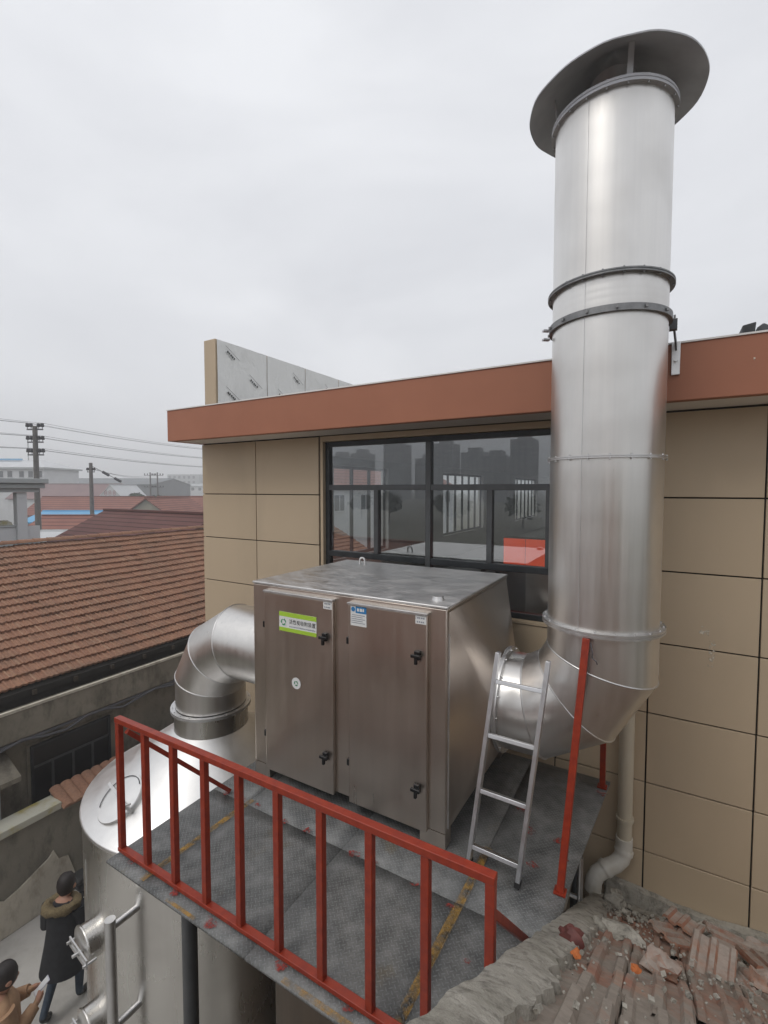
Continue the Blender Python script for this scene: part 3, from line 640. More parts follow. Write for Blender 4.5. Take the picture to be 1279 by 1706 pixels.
for x, y, s_ in ((-2.75, 2.52, .05), (-2.6, 2.53, .04), (-2.3, 2.50, .045), (-2.1, 2.505, .06), (-1.7, 2.5, .07), (-1.55, 2.5, .05), (-1.25, 2.49, .05), (-1.0, 2.45, .05), (-.66, 3.0, .06), (-.55, 3.3, .06), (-.75, 3.3, .07), (-.85, 3.5, .07), (-2.1, 1.68, .08), (-1.6, 1.70, .06), (-2.9, 1.72, .05), (-2.45, 1.71, .06), (-.5, 3.15, .05), (-.8, 2.2, .03), (-2.92, 2.5, .06), (-1.2, 1.72, .06), (-.36, 4.0, .07)):
    pts = [Vector((x + s_ * .6 * (.5 + .6 * rng.random()) * math.cos(a * .6283) * 1.2, y + s_ * .7 * (.4 + .5 * rng.random()) * math.sin(a * .6283), DZ + .0085)) for a in range(10)]
    MB().add(pts, [tuple(range(10))]).build('paint_splash', 'red_splash', dk)
# clutter under the deck: second vessel
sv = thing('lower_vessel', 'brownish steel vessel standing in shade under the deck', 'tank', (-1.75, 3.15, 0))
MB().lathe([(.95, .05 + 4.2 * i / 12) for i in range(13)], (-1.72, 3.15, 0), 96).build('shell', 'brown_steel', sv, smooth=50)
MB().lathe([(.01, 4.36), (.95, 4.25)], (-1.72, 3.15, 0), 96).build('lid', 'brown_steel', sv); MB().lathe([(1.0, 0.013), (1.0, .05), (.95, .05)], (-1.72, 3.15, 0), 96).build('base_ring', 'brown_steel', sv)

# ================================================================== RAILING
rl = thing('red_railing', 'red painted steel guard railing along the front of the deck', 'railing', (-1.79, 1.74, DZ))
RY, RZ0, RZ1 = 1.74, 4.605, 5.49
pxs = [-3.04 + 2.5 * k / 9 for k in range(10)]
MB().bar((-3.06, RY, RZ1 - .0), (-.52, RY, RZ1 - .0), .042, .034).build('top_rail', 'red_paint', rl, bev=.003)
MB().bar((-3.06, RY, RZ0 + .008), (-.52, RY, RZ0 + .008), .042, .026).build('bottom_rail', 'red_paint', rl, bev=.003)
for x in pxs: MB().box(x - .019, x + .019, RY - .018, RY + .018, RZ0 + .0215, RZ1 - .0175).build('post', 'red_paint', rl, bev=.003)
MB().bar((-2.98, RY + .015, 5.42), (-2.91, 2.53, 4.605), .03, .03).build('brace', 'red_paint', rl, bev=.002)
MB().bar((-.545, RY + .022, 5.33), (-.575, 2.46, 4.605), .034, .034).build('brace', 'red_paint', rl, bev=.002)

# ================================================================== LADDER
ld = thing('aluminium_ladder', 'short aluminium ladder leaning on the stack elbow beside the cabinet', 'ladder', (-.86, 2.82, DZ))
La, Lb = Vector((-1.016, 2.80, 4.60)), Vector((-.905, 3.02, 5.93)); Ra, Rb = Vector((-.70, 2.785, 4.60)), Vector((-.588, 3.02, 5.93))
for a, b in ((La, Lb), (Ra, Rb)):
    o = MB().bar(a, b, .027, .055, (0, 1, 0)).build('side_rail', 'steel_ladder', ld, bev=.003)
    MB().bar(a - (b - a).normalized() * .0, a + (b - a).normalized() * .03, .034, .062, (0, 1, 0)).build('rubber_foot', 'rubber', o)
for t in (.085, .345, .605, .86): MB().bar(La.lerp(Lb, t), Ra.lerp(Rb, t), .042, .026, (0, .3, 1)).build('rung', 'steel_ladder', ld, bev=.003)

# ================================================================== DOWNPIPE
dp = thing('rain_downpipe', 'cream plastic downpipe on the tan wall ending in a white elbow', 'downpipe', (-.21, 4.39, 3.55))
px_, py_ = -.212, 4.385
MB().tube([(px_, py_, 3.98), (px_, py_, 7.60)], .058, 24).build('pipe', 'pvc', dp, smooth=50)
for z in (4.2, 5.5): MB().lathe([(.059, z), (.070, z), (.070, z + .03), (.059, z + .03)], (px_, py_, 0), 24).build('clip', 'pvc', dp)
eb = [Vector((px_, py_, 4.05)), Vector((px_, py_, 3.93)), Vector((px_ - .015, py_ - .02, 3.87)), Vector((px_ - .06, py_ - .05, 3.82)), Vector((px_ - .13, py_ - .09, 3.785)), Vector((px_ - .19, py_ - .13, 3.74)), Vector((px_ - .215, py_ - .145, 3.68)), Vector((px_ - .22, py_ - .15, 3.60))]
e_ = MB().tube(eb, .066, 24).build('pipe_elbow', 'pvc_white', dp, smooth=60)
for i in (1, 4): 
    t = (eb[i + 1] - eb[i]).normalized(); MB().tube([eb[i] - t * .018, eb[i] + t * .018], .074, 24).build('collar', 'pvc_white', e_)
sp_ = thing('steel_stub', 'small grey pipe stub with side arm by the deck corner', 'pipe', (-.425, 3.55, 3.9))
MB().cyl((-.435, 3.46, 3.95), (-.435, 3.46, 4.42), .018, 12).build('upright', 'steel_flange', sp_); MB().cyl((-.55, 3.46, 4.12), (-.452, 3.46, 4.12), .016, 12).build('side_arm', 'steel_flange', sp_)

# ================================================================== FOREGROUND TILED ROOF
RS = .68; RA = math.atan(RS)
def rz(y): return 3.54 + (4.26 - y) * RS
oh = thing('tiled_house', 'weathered low house roof of broken ribbed clay tiles below the tan wall', 'house', (1.5, 1.6, 0))
MB().prism([(-.36, -1.4, 0), (-.36, 4.30, 0), (-.36, 4.30, rz(4.30) - .16), (-.36, -1.4, rz(-1.4) - .16)], (4.2, 0, 0)).build('wall', 'old_cement', oh)
rf = MB().prism([(-.37, -1.45, rz(-1.45) - .15), (-.37, 4.40, rz(4.40) - .15), (-.37, 4.40, rz(4.40) - .05), (-.37, -1.45, rz(-1.45) - .05)], (4.2, 0, 0)).build('roof', 'mortar', oh)
prof = [(-.119, .004), (-.108, .026), (-.082, .028), (-.070, .006), (-.028, .004), (-.016, .025), (.012, .027), (.024, .006), (.078, .004), (.088, .016), (.112, .018), (.119, .006)]
def tile_mesh(name, prof, L, mat, th=.018, lift=.022, closed=False, seg=1, seed=0):
    m = MB(); k = len(prof); rr = random.Random(seed)
    ys = [L * i / seg for i in range(seg + 1)]
    for i, y in enumerate(ys):
        for x, z in prof: m.v.append(Vector((x, y + (rr.uniform(-.006, .006) if i in (0,) else 0), z + lift * (1 - y / L) + rr.uniform(-.0012, .0012))))
    for i in range(seg):
        for a in range(k - 1): b = i * k + a; m.f.append([b, b + 1, b + k + 1, b + k])
    b0 = len(m.v)
    for x, z in prof: m.v.append(Vector((x, 0.0, z + lift - th)))
    for a in range(k - 1): m.f.append([b0 + a, b0 + a + 1, a + 1, a])
    for a in (0, k - 1):
        b = len(m.v); m.v.append(Vector((prof[a][0], L, prof[a][1] - th))); m.f.append([a, b0 + a, b, seg * k + a])
    if closed:
        b = len(m.v)
        for x, z in prof: m.v.append(Vector((x, L, z - th)))
        for a in range(k - 1): m.f.append([b0 + a + 1, b0 + a, b + a, b + a + 1]); m.f.append([seg * k + a, seg * k + a + 1, b + a + 1, b + a])
    me = bpy.data.meshes.new(name); me.from_pydata([tuple(p) for p in m.v], [], m.f); me.materials.append(MAT[mat]); me.shade_smooth(); me.set_sharp_from_angle(angle=R(28))
    return me
ft = [tile_mesh('front_tile', prof, .37, 'tile_front', seg=2, seed=s_) for s_ in range(4)]
rng = random.Random(21); org = root_loc(oh)
Mroof = Matrix(((-1, 0, 0, 0), (0, -math.cos(RA), math.sin(RA), 0), (0, math.sin(RA), math.cos(RA), 0), (0, 0, 0, 1)))
row = 0; sl_ = 0.0
while True:
    y = 4.30 - sl_ * math.cos(RA); z = rz(y) - .045
    if y < -.9: break
    for c in range(9):
        x = -.20 + .238 * c + (.0 if row % 2 else .0)
        if y > 3.75 and rng.random() < .28: continue
        if rng.random() < .02: continue
        o = bpy.data.objects.new('tile', rng.choice(ft)); COL.objects.link(o); o.parent = rf
        M = Matrix.Translation(Vector((x + rng.uniform(-.006, .006), y + rng.uniform(-.01, .01), z + rng.uniform(0, .008))) - org) @ Mroof @ Matrix.Rotation(rng.gauss(0, .018), 4, 'Z') @ Matrix.Rotation(rng.gauss(0, .012), 4, 'Y')
        o.matrix_local = M
    row += 1; sl_ += .30
# mortar verge
def rough_strip(pts_fn, nu, nv, amp, sc, seed):
    m = MB()
    for i in range(nu + 1):
        for j in range(nv + 1):
            p = Vector(pts_fn(i / nu, j / nv)); e = 1 if 0 < j < nv else .6
            m.v.append(p + (mnoise.noise_vector(p * sc + Vector((seed, 0, 0))) * amp + mnoise.noise_vector(p * sc * 3.7) * amp * .5) * e)
    for i in range(nu):
        for j in range(nv): k = i * (nv + 1) + j; m.f.append([k, k + 1, k + nv + 2, k + nv + 1])
    return m
def fbm(x, y, z): return mnoise.fractal(Vector((x, y, z)), .9, 2.1, 3)
vg = MB(); NU, NV = 320, 26
for i in range(NU + 1):
    y = 4.28 - 5.2 * i / NU; b = rz(y)
    xl = -.432 + .012 * fbm(y * 6, 0, 1); xr = -.275 + .045 * fbm(y * 3.1, 4, 2) + .02 * fbm(y * 14, 1, 7)
    for j in range(NV + 1):
        v = j / NV
        if v < .22: X, h = xl, -.34 + .36 * v / .22
        elif v > .84: X, h = xr + .02 * (v - .84) / .16, .028 - .085 * (v - .84) / .16
        else: t = (v - .22) / .62; X, h = xl + (xr - xl) * t, .02 + .014 * math.sin(math.pi * t)
        n_ = fbm(X * 7, y * 6, 3) * .008 + fbm(X * 17, y * 13, 5) * .004
        vg.v.append(Vector((X + (.008 * fbm(y * 16, h * 30, 9) if v < .22 else 0), y, b + h + n_)))
for i in range(NU):
    for j in range(NV): k = i * (NV + 1) + j; vg.f.append([k, k + 1, k + NV + 2, k + NV + 1])
vg.build('verge_mortar', 'mortar', oh, smooth=50)
def valley(u, v):
    x = -.34 + 3.2 * u; t = v
    y = FY - .004 - .30 * t; z0 = 3.66 - .10 * t; return (x, y, max(rz(y) + .012, 3.60 - .02 * math.sin(x * 5)) if t < .25 else rz(y) + .02 * (1 - t) + .01)
rough_strip(valley, 110, 14, .018, 10, 3).build('valley_mortar', 'mortar', oh, smooth=55)
MB().box(-.36, 3.8, FY - .05, FY - .003, 3.2, 3.56).build('wall_fillet', 'light_plaster', oh)
# loose tiles and rubble on the roof
lt = tile_mesh('loose_tile', prof, .36, 'tile_loose', th=.024, lift=0, closed=True, seg=2, seed=9)
def loose(loc, yaw, tilt, label, sx=.88, sy=1.0, roll=0):
    o = bpy.data.objects.new('loose_tile', lt); COL.objects.link(o)
    o.matrix_world = Matrix.Translation(loc) @ Matrix.Rotation(R(yaw), 4, 'Z') @ Matrix.Rotation(R(tilt), 4, 'X') @ Matrix.Rotation(R(roll), 4, 'Y') @ Matrix.Diagonal((sx, sy, .75, 1)) @ Matrix.Translation((0, -.18, 0))
    return tag(o, label, 'roof tile', 'loose tiles on the old roof')
loose((.288, 2.99, 4.43), -9, 2, 'large grey-topped loose tile lying flat on top of the pile')
loose((.36, 3.02, 4.385), 22, -9, 'red loose tile half hidden directly under the large grey-topped one')
loose((.30, 2.98, 4.345), -30, -16, 'loose tile at the very bottom of the pile under the large one')
loose((.195, 3.74, 4.02), -20, -12, 'red-brown loose tile on the stack near the valley, topmost', .9, .45)
loose((.185, 3.70, 3.985), -14, -16, 'loose tile second from the top of the stack near the valley', .9, .5)
loose((.17, 3.66, 3.96), -26, -24, 'loose tile at the bottom of the stack near the valley', .95, .5)
loose((.48, 3.92, 3.86), -62, -24, 'broken dark red tile leaning against the wall fillet', .8, .8)
loose((.12, 3.38, 4.19), -35, -28, 'grey ribbed loose tile wedged below the stack', .8, .6)
loose((.62, 3.62, 4.06), 12, -28, 'grey loose tile on the far side of the pile beside the wall')
def lump(loc, s_, mat, nm, label, cat, seed, flat=.65, group=None):
    m = MB(); n1, n2 = 12, 8; rr = random.Random(seed)
    for i in range(n2 + 1):
        t = math.pi * i / n2
        for j in range(n1):
            a = 2 * math.pi * j / n1; p = Vector((math.sin(t) * math.cos(a), math.sin(t) * math.sin(a), math.cos(t)))
            k = .72 + .55 * mnoise.noise(p * 1.3 + Vector((seed, 0, 0))) + .2 * mnoise.noise(p * 4 + Vector((0, seed, 0)))
            m.v.append(Vector(loc) + Vector((p.x * s_[0], p.y * s_[1], p.z * s_[2])) * max(.35, k))
    for i in range(n2):
        for j in range(n1): m.f.append([i * n1 + j, i * n1 + (j + 1) % n1, (i + 1) * n1 + (j + 1) % n1, (i + 1) * n1 + j])
    return solo(m, nm, mat, label, cat, group, smooth=38)
def rp_(x, y, h=0): return (x, y, rz(y) + h)
lump(rp_(.04, 2.45, .03), (.10, .09, .06), 'tile_loose', 'brick_fragment', 'rounded red brick fragment lying between tile ribs below the pile', 'brick', 4)
lump(rp_(-.30, 2.15, .05), (.065, .05, .045), 'red_spot', 'brick_fragment', 'dark red brick lump on the mortar verge', 'brick', 8)
lump(rp_(-.262, 1.98, .03), (.022, .03, .014), 'orange_clay', 'tile_chip', 'small bright orange clay chip beside the mortar verge', 'chip', 2) if 'orange_clay' in MAT else None
plain('orange_clay', (.55, .17, .05), (.45, .13, .04), rough=.9, scale=20)
lump(rp_(-.255, 1.95, .03), (.022, .03, .014), 'orange_clay', 'tile_chip', 'small bright orange clay chip below the dark red lump', 'chip', 2)
lump(rp_(-.05, 2.16, .03), (.025, .025, .014), 'orange_clay', 'tile_chip', 'small orange clay chip beside the rounded brick fragment', 'chip', 6)
lump(rp_(.50, 3.05, .05), (.10, .08, .07), 'tile_loose', 'brick_fragment', 'red brick piece tucked under the right edge of the large loose tile', 'brick', 12)
lump(rp_(-.16, 2.85, .03), (.16, .09, .035), 'mortar', 'mortar_lump', 'pale flat mortar slab lying on the tiles near the pipe', 'mortar', 15)
lump(rp_(.62, 4.05, .08), (.16, .08, .08), 'tile_loose', 'brick_fragment', 'broken brick lying against the wall at the valley', 'brick', 18)
lump(rp_(.30, 4.1, .06), (.12, .09, .06), 'mortar', 'mortar_lump', 'grey mortar lump in the valley behind the tile stack', 'mortar', 22)
lump(rp_(-.24, 3.95, .07), (.10, .12, .07), 'mortar', 'mortar_lump', 'dark grey mortar heap under the white pipe elbow', 'mortar', 27)
rub = MB(); rng = random.Random(77)
for k in range(900):
    x = rng.uniform(-.30, 1.3); y = rng.triangular(1.2, 4.3, 3.9) if k % 2 else rng.uniform(1.2, 4.25)
    s_ = rng.choice((.003, .003, .004, .005, .006, .008, .011)) * (1.6 if y > 3.4 else 1); c = Vector(rp_(x, y, .02 + s_ * .3))
    M = Matrix.Translation(c) @ Matrix.Rotation(rng.uniform(0, 6), 4, Vector((rng.random() - .5, rng.random() - .5, rng.random())).normalized())
    rub.obox(M, -s_, s_ * rng.uniform(.5, 1), -s_ * rng.uniform(.5, 1), s_, -s_ * .5, s_ * .5)
tag(rub.jitter(.004, 30).build('rubble', 'mortar', None, smooth=0), 'crumbled mortar and tile grit scattered over the old roof', 'rubble', kind='stuff')

# ================================================================== LEFT TILED HOUSE
EX, EZ, AX, AZ = -9.8, 3.5, -14.0, 5.60; LY0, LY1 = -2.0, 18.0
lh = thing('brick_tile_house', 'long low house with a red clay tile roof across the yard', 'house', (-14, 8, 0))
hw = MB().prism([(-9.55, LY0 + .3, 0), (-9.55, LY0 + .3, 2.99), (-9.9, LY0 + .3, 3.25), (-14, LY0 + .3, 5.45), (-18.4, LY0 + .3, 3.3), (-18.4, LY0 + .3, 0)], (0, LY1 - LY0 - .6, 0)).build('wall', 'house_cement', lh)
MB().box(-9.42, -9.30, LY0, LY1, 2.74, 3.24).build('gutter_beam', 'house_cement', lh, bev=.02)
MB().box(-9.34, -9.28, LY0, LY1, 3.245, 3.29).build('gutter_lip', 'light_plaster', lh)
rng = random.Random(9)
MB().box(-9.32, -9.285, 2.0, 9.0, 2.70, 2.735).jitter(.02, 2).build('cable_tray', 'wire_dark', lh)
pts = [Vector((-9.27 + rng.uniform(-.01, .01), 2.6 + .35 * k, 2.70 - .05 * math.sin(k * 1.7) - .02 * (k % 3))) for k in range(16)]
MB().tube(pts, .022, 6).build('cable', 'wire_dark', lh)
# window
wy0, wy1, wz0, wz1 = 3.86, 5.25, 1.2, 2.46
MB().box(-9.535, -9.515, wy0 - .05, wy1 + .07, wz0 - .1, wz1 + .03).build('window_surround', 'house_cement', lh)
MB().box(-9.80, -9.76, LY0, LY1, 3.0, 3.385).build('eave_shade_board', 'joint_shade_dark', lh)  # black board standing in for the shade below the tile eave
MB().box(-9.755, -9.345, LY0, LY1, 3.0, 3.06).build('gutter_shade_bed', 'joint_shade_dark', lh)  # eave shade carried on in the black colour of this bed
lw = MB().box(-9.51, -9.47, wy0, wy1, wz1 - .04, wz1).box(-9.51, -9.47, wy0, wy1, wz0, wz0 + .04).box(-9.51, -9.47, wy0, wy0 + .04, wz0 + .04, wz1 - .04).box(-9.51, -9.47, wy1 - .04, wy1, wz0 + .04, wz1 - .04).build('window', 'alu_frame', lh)
MB().box(-9.51, -9.475, wy0 + .04, wy1 - .04, 2.05, 2.085).build('transom', 'alu_grey', lw)
for k, y in enumerate((4.20, 4.55, 4.90)): MB().box(-9.512, -9.472, y - .018, y + .018, wz0 + .04, 2.05).build('mullion', 'alu_grey', lw)
MB().box(-9.505, -9.50, wy0 + .04, wy1 - .04, wz0 + .04, wz1 - .04).build('pane', 'black_plastic', lw)
MB().box(-9.51, -9.48, 6.9, 7.0, 1.0, 2.6).build('door_edge', 'alu_frame', lh)
hd = MB().prism([(-9.52, 2.2, 2.55), (-8.95, 2.2, 2.30), (-8.95, 2.2, 2.22), (-9.52, 2.2, 2.22)], (0, 1.3, 0)).build('window_hood', 'house_cement', lh)
MB().box(-9.5, -9.46, 3.35, 3.39, .4, 2.2).box(-9.5, -9.46, 2.4, 3.35, 1.5, 1.54).build('grille', 'far_white', lh)
# roof
LA = math.atan2(AZ - EZ, EX - AX); SLn = math.hypot(AZ - EZ, EX - AX)
lr = MB().prism([(EX + .10, LY0, EZ - .09), (AX, LY0, AZ - .06), (-18.3, LY0, EZ - .09), (-18.3, LY0, EZ - .2), (AX, LY0, AZ - .17), (EX + .10, LY0, EZ - .2)], (0, LY1 - LY0, 0)).build('roof', 'joint_shade_dark', lh)
for k in range(28): MB().box(-9.755, -9.66, LY0 + .4 + k * .7, LY0 + .47 + k * .7, 3.30, 3.385).build('rafter_end', 'bark', lh)
lp = [(-.1, .002), (-.088, .022), (-.062, .024), (-.046, .004), (.0, .002), (.012, .018), (.036, .018), (.048, .003), (.1, .004)]
ltm = tile_mesh('left_tile', lp, .31, 'tile_left', th=.045, lift=.058)
rowsn = 18; stp = SLn / rowsn; colw = .202; spots = []
ca, sa = math.cos(LA), math.sin(LA)
MlR = Matrix(((0, -ca, sa, 0), (1, 0, 0, 0), (0, sa, ca, 0), (0, 0, 0, 1)))
rng = random.Random(14)
inv = cam.matrix_world.inverted() if False else None
cyw, syw = math.cos(R(30.45)), math.sin(R(30.45))
for i in range(rowsn):
    t = i * stp
    for j in range(int((LY1 - LY0) / colw)):
        y = LY0 + .1 + j * colw; p = Vector((EX - t * ca + .04, y, EZ + t * sa - .05))
        fw = -p.x * syw + p.y * cyw; rt = p.x * cyw + p.y * syw
        px = 639.5 + 790 * rt / fw if fw > .5 else -999
        spots.append((p, 0 < px < 345, p.length + 0, i, j))
vis = sorted([s_ for s_ in spots if s_[1]], key=lambda s_: (s_[0] - Vector((0, 0, 7))).length)[:300]
vid = {(s_[3], s_[4]) for s_ in vis}
orgl = root_loc(lh); stuff = MB()
def wavy(p): return Vector((0, 0, .025 * mnoise.noise(Vector((p.x * .5, p.y * .35, 0)))))
for p, _, _, i, j in spots:
    M = Matrix.Translation(p + wavy(p) + Vector((0, 0, rng.uniform(0, .006)))) @ MlR @ Matrix.Rotation(rng.gauss(0, .012), 4, 'Z') @ Matrix.Rotation(rng.gauss(0, .02), 4, 'X')
    if (i, j) in vid:
        o = bpy.data.objects.new('tile', ltm); COL.objects.link(o); o.parent = lr; o.matrix_local = Matrix.Translation(-orgl) @ M
    else: stuff.add([M @ v.co for v in ltm.vertices], [tuple(q.vertices) for q in ltm.polygons])
so_ = stuff.build('tile_field', 'tile_left', lr, smooth=28); so_['kind'] = 'stuff'
for k in range(int((LY1 - LY0) / .33)):
    y = LY0 + .33 * k
    if y < 4.2 or y > 12.5: continue
    m = MB(); rg = []
    for yy, q in ((y, 1.0), (y + .36, .86)):
        rg.append([Vector((AX + .115 * q * math.cos(a), yy, AZ + .03 + .03 * (q - .86) + .085 * q * math.sin(a))) for a in [R(180 * i / 8) for i in range(9)]] + [Vector((AX - .09 * q, yy, AZ + .02)), Vector((AX + .09 * q, yy, AZ + .02))][:0])
    m.rings(rg, cap=True); m.build('ridge_tile', 'tile_left', lr, smooth=40)

# ================================================================== YARD WALL
yw = thing('yard_wall', 'grey rendered yard wall with mossy capping and patched plaster', 'wall', (-8.78, 4, 0))
MB().box(-8.90, -8.68, -4, 14, 0, 1.62).build('render', 'old_cement', yw)
MB().box(-8.96, -8.60, -4, 3.92, 1.625, 1.74).jitter(.012, 3).build('coping', 'moss_coping', yw, bev=.01)
def patch(pts, nm='plaster_patch'):
    MB().prism([(-8.678, y, z) for y, z in pts], (.03, 0, 0)).build(nm, 'light_plaster', yw, bev=.006)
patch([(-2.5, .02), (4.0, .02), (4.12, .35), (4.02, .72), (3.88, .75), (3.80, .95), (3.72, .86), (3.3, .66), (3.1, .60), (3.02, .66), (2.92, .84), (2.6, .66), (2.2, .55), (-2.5, .5)])
for k in range(30):
    y = 4.0 + .17 * k; m = MB(); rg = []
    for t in (0, 1): rg.append([Vector((-9.0 + .48 * t, y + .09 * math.cos(a), 1.80 - .16 * t + .05 * math.sin(a))) for a in [R(180 * i / 8) for i in range(9)]])
    m.rings(rg).build('coping_tile', 'tile_left', yw, smooth=40)
MB().prism([(-9.0, 3.93, 1.625), (-8.52, 3.93, 1.625), (-8.52, 3.93, 1.645), (-9.0, 3.93, 1.79)], (0, 5.2, 0)).build('coping_bed', 'old_cement', yw)

# ================================================================== PEOPLE
def skin_body(name, joints, edges, loc, yaw, mats, matfn, parent_label, cat='person'):
    me = bpy.data.meshes.new(name + '_sk'); keys = list(joints); me.from_pydata([joints[k][0] for k in keys], [], [(keys.index(a), keys.index(b)) for a, b in edges])
    o = bpy.data.objects.new(name, me); COL.objects.link(o)
    o.modifiers.new('skin', 'SKIN'); ss = o.modifiers.new('sub', 'SUBSURF'); ss.levels = 2; ss.render_levels = 2
    for i, k in enumerate(keys):
        rr = joints[k][1]; me.skin_vertices[0].data[i].radius = rr if isinstance(rr, tuple) else (rr, rr)
        me.skin_vertices[0].data[i].use_root = (k == 'pelvis')
    bpy.context.view_layer.update()
    m2 = bpy.data.meshes.new_from_object(o.evaluated_get(bpy.context.evaluated_depsgraph_get())); o.modifiers.clear(); o.data = m2
    m2.materials.clear()
    for q in mats: m2.materials.append(MAT[q])
    for p in m2.polygons: p.material_index = matfn(p.center); p.use_smooth = True
    o.location = loc; o.rotation_euler = (0, 0, R(yaw)); return o
def localpart(mb, name, mat, parent, smooth=50):
    me = bpy.data.meshes.new(name); me.from_pydata([tuple(p) for p in mb.v], [], mb.f); me.materials.append(MAT[mat]); me.shade_smooth(); me.set_sharp_from_angle(angle=R(smooth))
    o = bpy.data.objects.new(name, me); COL.objects.link(o); o.parent = parent; return o
def ell_rings(lst, n=24, jit=0):     # (cx, cy, z, rx, ry)
    m = MB(); m.rings([[Vector((cx + rx * math.cos(2 * math.pi * k / n), cy + ry * math.sin(2 * math.pi * k / n), z + jit * math.sin(3 * 2 * math.pi * k / n + z * 9))) for k in range(n)] for cx, cy, z, rx, ry in lst]); return m
def hand(J, E, wrist, p, dirv, side, s=1.0):
    pass
# walker (local +Y is forward): mid stride, head bowed, hands together in front
J = dict(pelvis=((0, 0, .93), (.16, .12)), belly=((0, .01, 1.10), (.155, .12)), chest=((0, .02, 1.30), (.17, .125)), collar=((0, .02, 1.44), (.11, .09)), neck=((0, .05, 1.52), .055), jaw=((0, .10, 1.58), .068), head=((0, .10, 1.66), (.082, .095)), crown=((0, .085, 1.73), .06), nose=((0, .20, 1.62), .016),
 shL=((-.19, .02, 1.40), .075), elL=((-.27, .06, 1.13), .058), wrL=((-.14, .26, 1.08), .036), paL=((-.10, .31, 1.09), (.036, .022)), f1L=((-.08, .37, 1.10), .009), f2L=((-.095, .375, 1.085), .009), f3L=((-.11, .37, 1.07), .009), thL=((-.06, .33, 1.12), .010),
 shR=((.19, .02, 1.40), .075), elR=((.27, .06, 1.13), .058), wrR=((.14, .26, 1.10), .036), paR=((.10, .31, 1.11), (.036, .022)), f1R=((.08, .37, 1.12), .009), f2R=((.095, .375, 1.105), .009), f3R=((.11, .37, 1.09), .009), thR=((.06, .33, 1.14), .010),
 hipL=((-.10, -.01, .88), .10), knL=((-.13, .0, .50), .066), anL=((-.12, -.28, .14), .046), toL=((-.13, -.18, .045), .042), tipL=((-.14, -.10, .04), .034),
 hipR=((.10, .01, .88), .10), knR=((.11, .13, .49), .066), anR=((.11, .10, .09), .046), toR=((.12, .22, .04), .042), tipR=((.12, .29, .038), .034))
E = [('pelvis', 'belly'), ('belly', 'chest'), ('chest', 'collar'), ('collar', 'neck'), ('neck', 'jaw'), ('jaw', 'head'), ('head', 'crown'), ('jaw', 'nose')]
for s_ in 'LR': E += [('collar', 'sh' + s_), ('sh' + s_, 'el' + s_), ('el' + s_, 'wr' + s_), ('wr' + s_, 'pa' + s_), ('pa' + s_, 'f1' + s_), ('pa' + s_, 'f2' + s_), ('pa' + s_, 'f3' + s_), ('pa' + s_, 'th' + s_), ('pelvis', 'hip' + s_), ('hip' + s_, 'kn' + s_), ('kn' + s_, 'an' + s_), ('an' + s_, 'to' + s_), ('to' + s_, 'tip' + s_)]
def mf1(c):
    if c.z > 1.50: return 3
    if c.y > .28 and c.z > .9: return 3
    if c.z > .92: return 0
    return 2 if c.z < .10 or (c.y < -.14 and c.z < .16) else 1
p1 = skin_body('person', J, E, (-6.77, 3.06, .014), 30, ('black_coat', 'jeans', 'shoe', 'skin'), mf1, '')
tag(p1, 'person in a long dark coat with fur collar and jeans walking beside the tank', 'person')
localpart(ell_rings([(0, .02, 1.47, .10, .09), (0, .02, 1.44, .17, .13), (0, .02, 1.36, .215, .155), (0, .01, 1.15, .21, .165), (0, .0, .95, .235, .19), (-.01, -.01, .74, .265, .215), (-.015, -.02, .60, .28, .235), (-.015, -.02, .598, .24, .20), (0, 0, .9, .17, .13)], 28, .006), 'coat', 'black_coat', p1)
for s_, e_ in ((-1, 'L'), (1, 'R')): localpart(MB().tube([Vector(J['sh' + e_][0]) + Vector((0, 0, .02)), Vector(J['sh' + e_][0]).lerp(Vector(J['el' + e_][0]), .5), Vector(J['el' + e_][0]), Vector(J['el' + e_][0]).lerp(Vector(J['wr' + e_][0]), .5), Vector(J['wr' + e_][0])], [.10, .092, .085, .07, .06], 16), 'sleeve', 'black_coat', p1)
fc = MB().tube([Vector((.17 * math.cos(a), -.02 + .15 * math.sin(a), 1.465 - .02 * math.sin(a))) for a in [2 * math.pi * k / 24 for k in range(24)]], .062, 12, closed=True).jitter(.03, 13).jitter(.012, 40)
localpart(fc, 'fur_collar', 'fur', p1)
hr = MB(); hr.rings([[Vector((.105 * q * math.cos(a), .075 + .115 * q * math.sin(a), z)) for a in [2 * math.pi * k / 20 for k in range(20)]] for q, z in ((.78, 1.57), (.97, 1.62), (1.02, 1.68), (.93, 1.74), (.70, 1.785), (.3, 1.805))]); hr.jitter(.006, 20)
localpart(hr, 'hair', 'hair', p1)
for pz in (p1,):
    for q in (-1, 1): localpart(MB().lathe([(.004, -.012), (.026, -.010), (.03, 0), (.022, .012), (.004, .014)], (.10 * q, .09, 1.635), 12, Matrix.Rotation(R(90), 4, 'Y')), 'ear', 'skin', pz)
